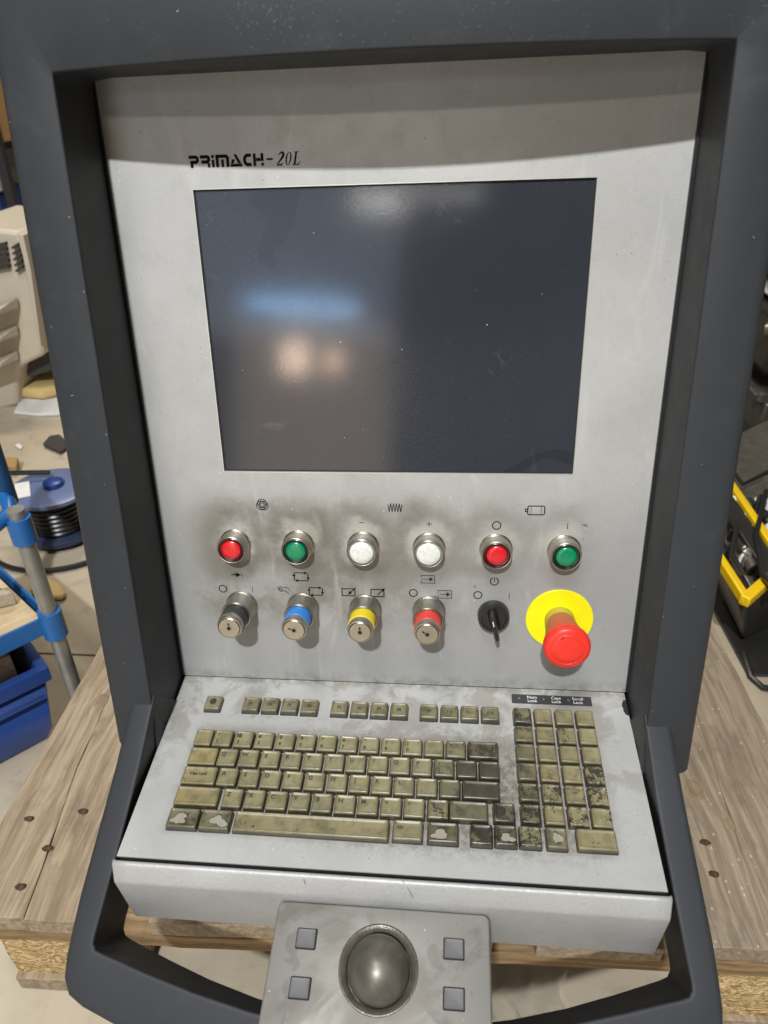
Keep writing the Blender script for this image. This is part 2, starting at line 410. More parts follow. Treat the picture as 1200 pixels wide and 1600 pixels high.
# ------------------------------------------------------------------ floor
def G(px, py, z):      # point of the horizontal plane z (metres) seen at a pixel of the 1200x1600 photograph
    r = RW.transposed() @ Vector(((px - 600) / 1080, (py - 800) / 1080, 1)); t = (z - CAMZ) / r.z
    return Vector((r.x * t, r.y * t, z))
def Yp(px, py, y):     # the same on the upright plane at distance y
    r = RW.transposed() @ Vector(((px - 600) / 1080, (py - 800) / 1080, 1)); t = y / r.y
    return Vector((r.x * t, y, CAMZ + r.z * t))
fl = MB().face([(-12, -3, 0), (12, -3, 0), (12, 24, 0), (-12, 24, 0)]).build('floor', M_floor, k=1); fl['kind'] = 'structure'

# ------------------------------------------------------------------ the console
root = thing('control_console', 'dark grey machine control console with silver panel, screen, yellowed keyboard and trackball', 'control console', (-.02, .52, .170))
def part(mb, name, m, M=I4, ang=35, parent=None, label=None, **kw):
    o = mb.build(name, m, parent or root, (MP @ M) if parent is None else M, ang=ang, **kw)
    if label: o['label'] = label
    return o
HY = -326.94; tilt = 1.2908
dd = Vector((0, -math.cos(tilt), math.sin(tilt))); dn = Vector((0, math.sin(tilt), math.cos(tilt)))
MD = Matrix.Translation(Vector((0, HY, 0)) * K) @ Matrix(((1, 0, 0), (0, -dd.y, dn.y), (0, -dd.z, dn.z))).to_4x4()   # deck: x across, y up the deck, z above it

# --- housing frame: one moulded U round the panel
def zf(x, y):
    if y < 170: return 64 + (179 - y) / (179 + 304) * 13.6
    return 64 + 17 * (1 - (x / 212) ** 2)
st = []
for y in (-352, -304, -250, -180, -100, -20, 60, 120, 160, 173): st.append(((-212, y), (-255 - 3 * math.sin((y + 352) / 530 * math.pi) * .3, y), zf(-212, y), 4.5))
st.append(((-211.8, 178.4), (-254, 222), 64, 5))
st.append(((-211, 179), (-246, 246), 64.1, 8))
for i in range(-8, 9):
    x = i * 25; st.append(((x, 179 + .0 * i), (x * 1.08, 262 + 4 * (1 - (x / 212) ** 2)), zf(x, 200), 9))
R_ = [((-a[0], a[1]), (-b[0], b[1]), z, d) for a, b, z, d in reversed(st[:12])]
st += R_
loops = []
for (ix, iy), (ox, oy), z, dr in st:
    Iv, Ov = Vector((ix, iy)), Vector((ox, oy)); L = (Ov - Iv).length; wv = (Ov - Iv) / L
    sec = [(dr, -12), (dr, -3), (.25, z - 3), (.1, z - 1.3), (.4, z - .4), (1.3, z), (L * .45, z - .2), (L - 11, z - 2.2), (L - 6.5, z - 4), (L - 2.5, z - 8), (L - .5, z - 14), (L, z - 22), (L + 1, -20), (L + 1, -70), (dr, -70)]
    loops.append([(ix + wv.x * s_, iy + wv.y * s_, zz) for s_, zz in sec])
part(MB().loft(loops), 'housing', M_house, ang=50)
# thin flange between housing and panel
for sx in (-1, 1):
    part(MB().box(min(sx * 213.9, sx * 217.5), max(sx * 213.9, sx * 217.5), HY + 2, 186, -4, 2.2), 'panel_gasket', M_blackp)

# --- handle loop: two arms and a bowed bar, lying on one sloping plane
a_ = Vector((0, -.744, .668)); n_ = Vector((0, .668, .744))
MA = Matrix.Translation(Vector((0, -304, 77.6)) * K) @ Matrix(((1, 0, 0), (0, -a_.y, n_.y), (0, -a_.z, n_.z))).to_4x4()  # x across, y = -v, z above the arm
hl = [((-210.5, -9), (-232.5, -9), 60), ((-210.8, 0), (-233.2, 0), 60), ((-214, 52), (-237.5, 52), 60), ((-218, 90), (-241.5, 88), 60), ((-221.5, 120), (-245, 118), 60), ((-225.6, 155), (-248.6, 150), 60), ((-228.6, 178), (-250.4, 176), 60),
      ((-229, 184), (-251, 195), 60), ((-226.5, 188.5), (-249.5, 210), 60), ((-220, 190.7), (-243.5, 221), 58), ((-208, 193.8), (-231, 228), 55), ((-183, 200.8), (-205, 237), 50), ((-143, 211), (-158, 250), 43), ((-100, 219.7), (-108, 260), 37), ((-52, 226.5), (-55, 268), 33), ((0, 229), (0, 271), 32)]
hl = hl + [((-a[0], a[1]), (-b[0], b[1]), d) for a, b, d in reversed(hl[:-1])]
loops = []
for (ix, iv), (ox, ov), D in hl:
    Iv, Ov = Vector((ix, -iv)), Vector((ox, -ov)); L = (Ov - Iv).length; wv = (Ov - Iv) / L
    sec = [(2, -D), (.8, -6), (.15, -1.8), (.35, -.6), (1.2, -.05), (3, 0), (L - 6, 0), (L - 3.6, -.6), (L - 1.6, -2.2), (L - .5, -4.6), (L, -9), (L, -D + 6), (L - 3, -D)]
    loops.append([(ix + wv.x * s_, -iv + wv.y * s_, zz) for s_, zz in sec])
part(MB().loft(loops), 'handle', M_house, MA, ang=50)

# --- panel plate with the opening for the screen
hw, hh, tp = 149.6, 112.1, 198
pl = MB()
xs, ys = (-214.6, -hw, hw, 214.6), (HY + .3, -hh, hh, tp)
for i in range(3):
    for j in range(3):
        if i == 1 and j == 1: continue
        pl.face([(xs[i], ys[j], 0), (xs[i + 1], ys[j], 0), (xs[i + 1], ys[j + 1], 0), (xs[i], ys[j + 1], 0)])
bmv = [(-hw, -hh), (hw, -hh), (hw, hh), (-hw, hh)]
for i in range(4):
    p, q = bmv[i], bmv[(i + 1) % 4]; pl.face([(*p, 0), (*p, -3.2), (*q, -3.2), (*q, 0)])
ob = [(-214.6, ys[0]), (214.6, ys[0]), (214.6, tp), (-214.6, tp)]
for i in range(4):
    p, q = ob[i], ob[(i + 1) % 4]; pl.face([(*q, 0), (*q, -3), (*p, -3), (*p, 0)])
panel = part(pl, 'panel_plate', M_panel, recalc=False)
pk = MB(); pk.stroke([(-hw + .5, -hh + .5), (hw - .5, -hh + .5), (hw - .5, hh - .5), (-hw + .5, hh - .5)], 1.0, -2.0, True)
part(pk, 'screen_gasket', M_gap)
part(MB().stroke([(-hw - .35, -hh - .35), (hw + .35, -hh - .35), (hw + .35, hh + .35), (-hw - .35, hh + .35)], .7, .12, True), 'opening_edge', plain('bare_cut_edge', (.62, .61, .56), .35, .5))
part(MB().loft([rr(299, 224, .6, z) for z in (-6, -2.4)]), 'screen', M_screen)
# body behind and pedestal on the pallet
part(MB().box(-238, 238, -345, 235, -150, -13), 'rear_cabinet', M_house)
ped = MB().box(-.17, .15, .53, .66, .171, .36).build('pedestal', M_house, root, I4, k=1)
ped.matrix_local = ROOTINV[root.name]

# --- print on the panel
def letters():
    m = MB(); z = .06; Hh = 8.4; x = -150.0; wd = 2.3
    X = lambda q: -150.2 + (q + 150) * .905
    def S_(pts, w_=wd, **k): m.stroke([(X(x + px * Hh), 126.9 + py * Hh) for px, py in pts], w_, z, **k)
    def Q(x0, y0, x1, y1): m.face([(X(x + x0 * Hh), 126.9 + y0 * Hh, z), (X(x + x1 * Hh), 126.9 + y0 * Hh, z), (X(x + x1 * Hh), 126.9 + y1 * Hh, z), (X(x + x0 * Hh), 126.9 + y1 * Hh, z)])
    S_([(0, .87), (.72, .87), (.86, .78), (.86, .56), (.74, .46), (.27, .46), (.27, 0)]); x += 9.6
    S_([(0, .87), (.72, .87), (.86, .78), (.86, .6), (.76, .46), (.1, .46)]); Q(.72, 0, .98, .335); x += 9.4
    Q(.04, .74, .3, 1); Q(.04, 0, .3, .62); x += 3.9
    S_([(.13, 0), (.13, .87), (1.05, .87), (1.18, .74), (1.18, 0)]); Q(.53, 0, .79, .62); x += 11.9
    m.face([(X(x + a * Hh), 126.9 + b * Hh, z) for a, b in ((.38, 1), (.66, 1), (1.12, .26), (.80, .26))])
    Q(.02, 0, 1.2, .235); m.face([(X(x + a * Hh), 126.9 + b * Hh, z) for a, b in ((.06, .26), (.36, .26), (.5, .6), (.2, .6))]); x += 10.9
    S_([(.84, .87), (.42, .87), (.22, .74), (.15, .5), (.22, .26), (.42, .13), (.84, .13)]); x += 8.6
    Q(0, 0, .27, 1); Q(.29, .38, .74, .64); Q(.76, .38, 1.04, 1); Q(.78, 0, 1.04, .26)
    return m
part(letters(), 'logo_lettering', M_print, I4, parent=panel)
def serif():
    m = MB(); z = .06; H = 9.0; bx = -83.6; by = 126.7
    sk = lambda px, py, ox: (bx + ox + (px + .22 * py) * H, by + py * H)
    m.stroke([(-91.0, 131.2), (-86.2, 131.2)], 1.25, z)
    pts = [(.06, .74), (.12, .88), (.24, .955), (.36, .95), (.44, .86), (.44, .72), (.36, .54), (.2, .32), (.04, .12)]
    m.stroke([sk(a, b, 0) for a, b in pts], [.5, .8, 1.2, 1.5, 1.8, 1.8, 1.6, 1.2, .8], z)
    m.stroke([sk(0, .055, 0), sk(.42, .055, 0), sk(.50, .2, 0)], [1.0, 1.1, .3], z + .01)
    o_, i_ = [], []
    for j in range(28):
        a = 2 * math.pi * j / 28
        o_.append((*sk(.25 + .25 * math.cos(a), .49 + .49 * math.sin(a), 6.0), z)); i_.append((*sk(.25 + .115 * math.cos(a), .49 + .445 * math.sin(a), 6.0), z))
    m.loft([i_, o_], False, False)
    m.stroke([sk(.2, .97, 11.6), sk(.2, .04, 11.6)], 1.5, z)
    m.stroke([sk(.02, .97, 11.6), sk(.42, .97, 11.6)], .5, z + .01)
    m.stroke([sk(0, .03, 11.6), sk(.52, .03, 11.6), sk(.62, .30, 11.6)], [.55, .8, .3], z + .02)
    return m
part(serif(), 'model_lettering', M_print, I4, parent=panel)

Z = .06; LW = .95
def circ(m, cx, cy, r, w_=LW, z=Z, n=24, a0=0, a1=360):
    cl = (a1 - a0) == 360; k = n if cl else n + 1
    m.stroke([(cx + r * math.cos(math.radians(a0 + (a1 - a0) * i / n)), cy + r * math.sin(math.radians(a0 + (a1 - a0) * i / n))) for i in range(k)], w_, z, cl)
def ah(m, x, y, dx, dy, L=1.8, wd=1.5, z=Z + .02):
    px, py = -dy, dx
    L *= 1.75; wd *= 1.95
    m.face([(x, y, z), (x - dx * L + px * wd / 2, y - dy * L + py * wd / 2, z), (x - dx * L - px * wd / 2, y - dy * L - py * wd / 2, z)])
def loop4(m, cx, cy, w_=13.0, h_=8.0):
    l, r, t, b = cx - w_ / 2, cx + w_ / 2, cy + h_ / 2, cy - h_ / 2
    g_ = 3.0
    m.stroke([(l, t), (r - g_, t)], LW, Z); ah(m, r - .2, t, 1, 0)
    m.stroke([(r, t - .6), (r, b + g_)], LW, Z + .01); ah(m, r, b + .2, 0, -1)
    m.stroke([(r, b), (l + g_, b)], LW, Z); ah(m, l + .2, b, -1, 0)
    m.stroke([(l, b + .6), (l, t - g_)], LW, Z + .01); ah(m, l, t - .2, 0, 1)
syms = []
def sym(fn, m_=M_print): m = MB(); fn(m); syms.append(part(m, 'symbol', m_, I4, parent=panel, recalc=False))
def s_spiral(m):
    for a, zz in ((90, 0), (210, .01), (330, .02)): circ(m, -118.4 + 1.3 * math.cos(math.radians(a)), -143 + 1.3 * math.sin(math.radians(a)), 4.1, .75, Z + zz)
    circ(m, -118.4, -143, 1.8, .6, Z + .03)
sym(s_spiral)
def s_zig(m):
    p = [(-6.2, -141)] + [(-5 + i * 1.25, -140 if i % 2 else -148) for i in range(9)] + [(6.2, -141)]
    for i in range(len(p) - 1): m.stroke([p[i], p[i + 1]], .72, Z + .004 * i)
sym(s_zig)
sym(lambda m: m.stroke([(-32, -158.7), (-27.7, -158.7)], .65, Z))
sym(lambda m: (m.stroke([(27.3, -158.9), (32.3, -158.9)], .6, Z), m.stroke([(29.8, -156.4), (29.8, -161.4)], .6, Z + .01)))
sym(lambda m: circ(m, 88.4, -159.2, 3.6)); sym(lambda m: m.stroke([(148.8, -156.0), (148.8, -161.8)], .6, Z))
sym(lambda m: circ(m, -149, -157.2, 2.4, .45, Z, 12, 25, 155), M_faint); sym(lambda m: m.stroke([(-89.8, -154.7), (-89.5, -156.9)], .5, Z), M_faint)
def s_motor(m):
    m.stroke(rr(14.2, 8.0, 1.4, 0, 121.4, -144.7), LW, Z, True)
    m.stroke([(117.0, -141.3), (117.0, -148.1)], .45, Z + .01); m.stroke([(125.6, -141.3), (125.6, -148.1)], .45, Z + .01)
    m.stroke([(114.4, -143.7), (112.3, -143.7), (112.3, -145.7), (114.4, -145.7)], LW, Z + .01)
sym(s_motor)
def s_arrow(m):
    m.stroke([(-154, -213.1), (-146, -213.1)], LW, Z); m.stroke([(-151.2, -211), (-151.2, -215.2)], .5, Z + .01); ah(m, -144.4, -213.1, 1, 0, 3, 2.6); m.stroke([(-143.6, -211), (-143.6, -215.2)], .6, Z)
sym(s_arrow)
sym(lambda m: (loop4(m, -87.9, -213.6), m.stroke([(-96, -212.2), (-93.4, -212.2)], LW, Z)))
def s_hand(m):
    m.stroke([(-111, -225.3), (-108, -224.3), (-104.5, -225.6), (-102.5, -224.7), (-100.2, -226.6), (-99.4, -228.2)], .6, Z)
    m.stroke([(-110.4, -226.9), (-107.5, -226.0), (-106.6, -227.4), (-109.2, -229.0)], .6, Z + .01)
    m.stroke([(-108.6, -229.8), (-105.5, -228.3), (-102.8, -229.4), (-100.6, -231.8)], .6, Z + .02)
    m.stroke([(-110.6, -225.6), (-109.0, -228.2)], 1.0, Z + .03)
sym(s_hand)
sym(lambda m: loop4(m, -75.0, -228.4, 12.6, 7.8))
def s_box(cx, inn):
    def f(m):
        m.stroke([(cx - 6.1, -232), (cx + 5.9, -232), (cx + 5.9, -224.8), (cx - 6.1, -224.8)], LW, Z, True)
        A_, B_ = Vector((cx - .2, -230.4)), Vector((cx + 6.6, -223.6)); m.stroke([A_, B_], LW, Z + .01)
        d = (A_ - B_).normalized() if inn else (B_ - A_).normalized(); e = A_ if inn else B_; ah(m, e.x + d.x * .6, e.y + d.y * .6, d.x, d.y, 2.2, 1.9)
    return f
sym(s_box(-44.3, True)); sym(s_box(-17.4, False))
def s_pbox(cx, cy, out):
    def f(m):
        m.stroke([(cx - 6.4, cy + 1.2), (cx - 6.4, cy + 3.8), (cx + 6, cy + 3.8), (cx + 6, cy - 3.9), (cx - 6.4, cy - 3.9), (cx - 6, cy - 1.2)], .6, Z)
        m.stroke([(cx - (10 if out else 5.4), cy - (2.2 if out else 0)), (cx - (6.8 if out else 1), cy - (2.2 if out else 0))], .5, Z + .01)
        m.stroke([(cx - 5.0, cy), (cx + 1.4, cy)], .55, Z + .02)
        for a in range(0, 180, 45):
            c_, s__ = math.cos(math.radians(a)), math.sin(math.radians(a)); m.stroke([(cx + 2.4 - 2.6 * c_, cy - 2.6 * s__), (cx + 2.4 + 2.6 * c_, cy + 2.6 * s__)], .5, Z + .03 + a * .0001)
        circ(m, cx + 2.4, cy, .7, .8, Z + .05, 10)
    return f
sym(s_pbox(29.0, -213, False)); sym(s_pbox(44.4, -228, True))
sym(lambda m: (circ(m, 88.4, -213.6, 3.6, LW, Z, 22, 110, 430), m.stroke([(88.4, -209.6), (88.4, -214.2)], .6, Z + .01)))
sym(lambda m: circ(m, -163.6, -228.1, 3.6)); sym(lambda m: m.stroke([(-135.3, -225.2), (-135.1, -230.8)], .6, Z))
sym(lambda m: circ(m, 15.5, -227.4, 3.6)); sym(lambda m: circ(m, 74.1, -227.9, 3.6)); sym(lambda m: m.stroke([(102.3, -225.4), (102.1, -231.4)], .6, Z))
sym(lambda m: m.face([(70.2, -217.7, Z), (70.8, -218.9, Z), (71.3, -221, Z), (71.9, -219.6, Z), (71.2, -218.2, Z)][::-1]))
sym(lambda m: (m.stroke([(160.5, -157.6), (163, -156.9), (165.6, -158.4)], .7, Z), m.stroke([(162, -156.4), (163.4, -158.6), (166, -159.4)], .5, Z + .01)), plain('blue_ink', (.06, .09, .16), .5))

# --- push buttons
BX = [-146.75 + 58.845 * i for i in range(6)]
cols = ['red', 'green', 'white', 'white', 'red', 'green']
cm = {'red': (M_red, M_redrim), 'green': (M_green, M_greenrim), 'white': (M_lensw, M_whiterim)}
for x, c in zip(BX, cols):
    y = -181.6
    b = part(MB().lathe([(14.6, 0), (14.6, .9), (14.0, 1.6), (13.5, 1.8), (13.3, 12.8), (12.9, 14.0), (12.4, 14.4), (11.9, 14.3), (11.6, 13.6), (11.5, 9)], n=48, cap0=False, cap1=False), 'push_button', M_steel, T(x, y, 0), 25, label='round %s push button in a nickel ring' % c)
    rim = part(MB().lathe([(11.55, 9.5), (11.5, 13.0), (10.6, 13.6), (8.9 if c != 'white' else 10.4, 13.2), (8.7, 12.0)], n=40, cap0=False), 'lens_rim', cm[c][1], I4, 30, b)
    rr_ = 8.6 if c != 'white' else 10.3
    part(MB().lathe([(rr_, 12.5), (rr_, 13.9), (rr_ - .7, 14.5), (rr_ * .6, 14.8), (rr_ * .2, 14.9)], n=40, cap0=False), 'lens', cm[c][0], I4, 40, b)

# --- key switches
for i, (c, ang) in enumerate(zip(['black', 'blue', 'yellow', 'red'], [0, 70, 0, 55])):
    x, y = BX[i], -245.2
    b = part(MB().lathe([(15.2, 0), (15.2, 1.4), (14.6, 2.2), (14.2, 2.4), (14.0, 20.2), (13.3, 21.2), (12.5, 21.2), (12.1, 20.4), (12.1, 12)], n=48, cap0=False, cap1=False), 'key_switch', M_steel2, T(x, y, 0), 25, label='key switch with %s colour band' % c)
    part(MB().lathe([(12.0, 12), (11.9, 33.5), (11.2, 34.2)], n=40, cap0=False), 'colour_band', M_sl[c], I4, 30, b)
    part(MB().lathe([(10.4, 33), (11.4, 34), (11.5, 39.6), (10.9, 40.8), (10.2, 40.9), (9.9, 40.2), (9.8, 41.2), (9.2, 41.7)], n=44, cap0=False), 'lock_head', M_steel, I4, 25, b)
    kh = MB(); ca, sa = math.cos(math.radians(ang)), math.sin(math.radians(ang)); rt = lambda p: (p[0] * ca - p[1] * sa, p[0] * sa + p[1] * ca - .3)
    hole = [rt(p) for p in ((-.75, -.5), (.75, -.5), (.75, 5.0), (0.2, 5.6), (-.75, 5.0))]
    kh.face([(*p, 41.78) for p in hole]); circ(kh, 0, -.3, .9, 1.8, 41.80, 14)
    part(kh, 'keyhole', M_gap, I4, parent=b)
    k2 = MB(); circ(k2, 0, -.3, 2.3, .8, 41.84, 20); part(k2, 'keyhole_ring', M_steel2, I4, parent=b)

# --- rotary selector
x, y = BX[4], -247
b = part(MB().lathe([(14.4, 0), (14.4, 5), (13.9, 8.5), (13.2, 9.6), (11.2, 9.8), (10.8, 8.6), (10.6, 8.4), (4, 8.4)], n=48, cap0=False), 'rotary_selector', M_blackp, T(x, y, 0), 30, label='black rotary selector with lever grip')
lv = MB(); sec = []
for zz, wd, ln, oy in ((8, 9.5, 21, 0), (10, 7.6, 21, 0), (12, 5.4, 21.5, -.3), (18, 4.4, 22.5, -.8), (26, 3.8, 22.5, -1.2), (28.5, 3.0, 21, -1.2), (29.2, 1.8, 18, -1.2)):
    sec.append([(p[0], p[1], p[2]) for p in rr(wd, ln, wd * .45, zz, 0, oy, 3)])
part(lv.loft(sec, False), 'selector_grip', M_blackp, Matrix.Rotation(math.radians(14), 4, 'Z'), 50, b)
ind = MB().stroke([(0, 4), (0, 9)], .9, 29.35); part(ind, 'grip_mark', M_white, Matrix.Rotation(math.radians(14), 4, 'Z'), parent=b)

# --- emergency stop
b = part(MB().lathe([(30, 0), (30, 1.3), (29.6, 1.6), (13.2, 1.6)], n=64, cap0=False, cap1=False), 'emergency_stop', M_ydisc, T(148, -250, 0), 25, label='red mushroom emergency stop on a yellow disc')
part(MB().lathe([(13.3, 1.0), (13.3, 9), (12.8, 10)], n=44, cap0=False), 'seat_ring', M_ring, I4, 30, b)
part(MB().lathe([(12.2, 9.0), (12.8, 12), (15.0, 26), (18.2, 40), (19.2, 43)], n=48, cap0=False), 'neck', M_neck, I4, 40, b)
part(MB().lathe([(18.4, 41.2), (19.4, 42), (19.8, 44), (19.8, 47), (19.0, 49.6), (17.6, 50.7), (14.4, 51.2), (14.1, 50.9), (13.7, 51.2), (8, 51.8), (2, 52)], n=56), 'mushroom_head', M_mush, I4, 40, b)
ar = MB()
for a0 in (20, 200):
    circ(ar, 0, 0, 11.8, .5, 51.55, 12, a0, a0 + 105)
    e = math.radians(a0 + 108); ah(ar, 11.8 * math.cos(e), 11.8 * math.sin(e), -math.sin(e), math.cos(e), 2.4, 2.0, 51.57)
part(ar, 'turn_arrow', plain('arrow_relief', (.55, .02, .015), .5), I4, parent=b, label='release arrows moulded in the red cap')

# --- keyboard deck, lip
dk = MB(); dk.face([(-211.5, -180, 0), (211.5, -180, 0), (213, -.4, 0), (-213, -.4, 0)])
dk.face([(-211.5, -180, -4), (-211.5, -180, 0), (-213, -.4, 0), (-213, -.4, -4)]); dk.face([(211.5, -180, 0), (211.5, -180, -4), (213, -.4, -4), (213, -.4, 0)])
dk.face([(-211.5, -180, -1.3), (211.5, -180, -1.3), (211.5, -180, 0), (-211.5, -180, 0)])
deck = part(dk, 'keyboard_deck', M_deck, MD, recalc=False)
part(MB().box(-211, 211, -179, -1, -76, -4.2), 'deck_body', M_house, MD)
chp = MB(); rc_ = random.Random(5); L_, Rr_ = [], []
for i in range(12):
    q = -9 - i * 1.55; wdt = 3.6 * math.sin(math.pi * (i + .6) / 12.2) ** .6
    L_.append((212.9 + .008 * q - wdt - rc_.uniform(0, 1.0) , q, .12)); Rr_.append((213.1 + .008 * q, q, .12))
chp.face(L_ + Rr_[::-1]); part(chp, 'chipped_paint', M_gap, MD, recalc=False)
prof = [(181.4, -5.5), (182.0, -2.6), (183.0, -1.4), (184.4, -1.1), (185.6, -1.6), (186.6, -2.8), (191.9, -14.6), (192.6, -16.4), (193.0, -18.5), (192.6, -78), (192, -80), (188, -80)]
lp = MB()
xsn = [-214.5, -214.0, -212.5] + [-200 + 40 * i for i in range(11)] + [212.5, 214, 214.5]
lps = []
for x in xsn:
    e = max(0, abs(x) - 212.5) / 2.0
    lps.append([(x, -(d if d < 181 else d - e * 1.6), h if h < -70 else h - e * 1.6) for d, h in prof])
lip = part(lp.loft(lps), 'front_lip', M_lip, MD, 60)
sc = MB()
for pts in ([(16, -184.5), (21, -188.5), (24, -191.2)], [(-60, -187), (-59, -188.8)], [(-52, -190.5), (-48, -190.6)], [(150, -189), (152, -189.4)]):
    zz = [(-.1 if -p[1] < 186 else -1.2 - (-p[1] - 186.2) * 2.24) + .15 for p in pts]
    for i in range(len(pts) - 1):
        (x0, y0), (x1, y1) = pts[i], pts[i + 1]
        sc.face([(x0, y0, zz[i]), (x0 + .6, y0, zz[i]), (x1 + .6, y1, zz[i + 1]), (x1, y1, zz[i + 1])])
part(sc, 'scratch', M_faint, I4, parent=lip)

# --- lettering from Blender's own font
tx_cache = {}
def text_mesh(body, size, m, bold=0.0, sx=1.0, line=.9):
    key = (body, size, m.name, bold)
    if key in tx_cache: return tx_cache[key]
    cu = bpy.data.curves.new('t', 'FONT'); cu.body = body; cu.size = size; cu.offset = bold; cu.align_x = 'CENTER'; cu.space_line = line; cu.resolution_u = 3
    ob_ = bpy.data.objects.new('t', cu); COL.objects.link(ob_)
    dg = bpy.context.evaluated_depsgraph_get(); me = bpy.data.meshes.new_from_object(ob_.evaluated_get(dg))
    bpy.data.objects.remove(ob_); bpy.data.curves.remove(cu); me.materials.clear(); me.materials.append(m)
    tx_cache[key] = me; return me
def put_text(body, size, m, parent, x, y, z, bold=0.0, name='legend', sx=1.0):
    me = text_mesh(body, size * K, m, bold * K); me.name = name
    o = bpy.data.objects.new(name, me); COL.objects.link(o); o.parent = parent
    o.matrix_local = T(x, y, z) @ Matrix.Diagonal((sx, 1, 1, 1)); return o

lb = part(MB().loft([rr(73.4, 10.4, 1, z, 144.8, -12.4) for z in (.1, .35)]), 'indicator_label', M_label, MD)
for x, t1 in ((133.0, 'Num\nLock'), (155.6, 'Caps\nLock'), (178.0 - 1.5, 'Scroll\nLock')):
    put_text(t1, 4.5, M_white, lb, x - 6 + (3 if t1[0] == 'N' else 2.5 if t1[0] == 'C' else 1.5) - 3, -11.6, .40, .03, 'lettering', 1.0)
for x in (115.0, 137.6, 160.4):
    part(MB().lathe([(1.15, .36), (1.1, .7), (.6, .95)], x, -12.0, 12, False), 'indicator_lamp', plain('led_grey', (.14, .14, .14), .3), I4, 40, lb)

# --- keys
def cap_mesh(wd, ht):
    m = MB()
    m.loft([rr(wd + 1.1, ht + 1.1, 1.4, .08, n=3), rr(wd + .2, ht + .2, 1.0, .5, n=3), rr(wd, ht, 1.0, 2.4, n=3), rr(wd - .5, ht - .5, 1.1, 4.2, n=3), rr(wd - 1.5, ht - 1.5, 1.2, 5.6, n=3),
            rr(wd - 2.5, ht - 2.5, 1.2, 6.05, n=3), rr(wd - 3.3, ht - 3.5, 1.2, 5.95, n=3), rr(wd - 4.3, ht - 4.9, 1.2, 5.55, n=3), rr(wd - 7.5, ht - 7.5, 1.2, 5.3, n=3)], False, True)
    return m
caps = {}
def key(x, d, leg=None, wd=17.3, ht=17.0, g=0.0, wr=0.0, ye=0.0, lm=None, patch=None, rot=0.0):
    kk = (round(wd, 1), round(ht, 1))
    ca = random.uniform(-.25, .25)
    M = MD @ T(x + random.uniform(-.12, .12), -d + random.uniform(-.12, .12), 0) @ Matrix.Rotation(math.radians(ca + rot), 4, 'Z') @ Matrix.Rotation(math.radians(random.uniform(-.8, .8)), 4, 'X') @ Matrix.Rotation(math.radians(random.uniform(-.6, .6)), 4, 'Y')
    if kk in caps:
        o = bpy.data.objects.new('key', caps[kk]); COL.objects.link(o); o.parent = root; o.matrix_local = ROOTINV[root.name] @ MP @ M
    else:
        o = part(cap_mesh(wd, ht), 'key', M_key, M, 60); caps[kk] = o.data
    dx, dy = (x - 84) / (34 if x < 84 else 30), (d - 112) / 46
    gg = min(1.15, .12 + 1.25 * math.exp(-(dx * dx + dy * dy)) + g)
    o['grime'] = gg; o['wear'] = wr; o['yellow'] = ye
    for t_ in (leg or []):
        body, tx, ty, sz = t_
        put_text(body, sz, lm or M_legend, o, tx, ty, 5.92, .13)
    if patch:
        pm = MB(); n = 18; r = random.Random(int(x * 7 + d)); cx, cy, ax, ay = patch
        pts = []
        for j in range(n):
            a = 2 * math.pi * j / n; q = 1 + r.uniform(-.16, .16) + .26 * math.sin(2 * a + cx * 3) + .20 * math.sin(3 * a + d)
            pts.append((cx + ax * q * math.cos(a), cy + ay * q * math.sin(a), 6.08))
        pm.face(pts); part(pm, 'worn_patch', M_patch, I4, parent=o, recalc=False)
        po = MB(); inner = [(p[0], p[1], 6.06) for p in pts]; outer = [(cx + (p[0] - cx) * 1.05 + .12, cy + (p[1] - cy) * 1.07 + .3, 6.05) for p in pts]
        po.loft([inner, outer], False, False); part(po, 'flaked_edge', M_gap, I4, parent=o, recalc=False)
    return o
def L1(c): return [(c, -3.6, .8, 5.4)]
ek = key(-173.6, 34.4, wr=.3, g=.1, ht=15.6, wd=15.6)
bm_ = MB(); rq = random.Random(4); bm_.face([(.2 + 3.3 * rq.uniform(.8, 1.15) * math.cos(2 * math.pi * j / 16), .8 + 3.6 * rq.uniform(.8, 1.15) * math.sin(2 * math.pi * j / 16), 5.75) for j in range(16)]); part(bm_, 'black_blot', plain('burnt_blot', (.04, .032, .02), .6), I4, parent=ek, recalc=False)
for g0, xs_ in (((-136.8), 4), ((-52.4), 4), ((31.2), 4)):
    for i in range(xs_): key(g0 + 18.65 * i, 34.0, [('F%d' % ({-136.8: 1, -52.4: 5, 31.2: 9}[g0] + i), 0, -1.5, 4.0)], wd=16.2, ht=15.6, g=.28, ye=random.choice((0, .3, 0)))
key(-171.6, 72.4, ye=.25, wd=16.4)
for i, (a, b_) in enumerate(zip('1234567890-=', '!@#$%^&*()_+')):
    key(-153.6 + 19.05 * i, 72.4, [(b_, -4.1, 1.9, 4.6), (a, -4.1, -5.0, 4.8)], g=-.02 if i < 10 else .1)
key(79.6, 72.2, None, wd=26.5, g=.25, wr=.75)
key(-166.6, 91.2, None, wd=25.6, ye=.9, wr=.25)
for i, a in enumerate('QWERTYUIOP'): key(-144.3 + 19.05 * i, 91.2, L1(a), g=.04)
key(46.0, 91.2, [('{', -4, 1.6, 4), ('[', -4, -4.6, 4)], g=.2); key(65.2, 91.4, None, g=.25); key(84.4, 91.4, None, g=.3)
key(-164.2, 110.0, [('Caps Lock', -1, 0, 3.6)], wd=30.4, ye=.25, wr=.5)
for i, a in enumerate('ASDFGHJKL'): key(-139.4 + 19.05 * i, 110.0, L1(a), g=.04, ye=.1)
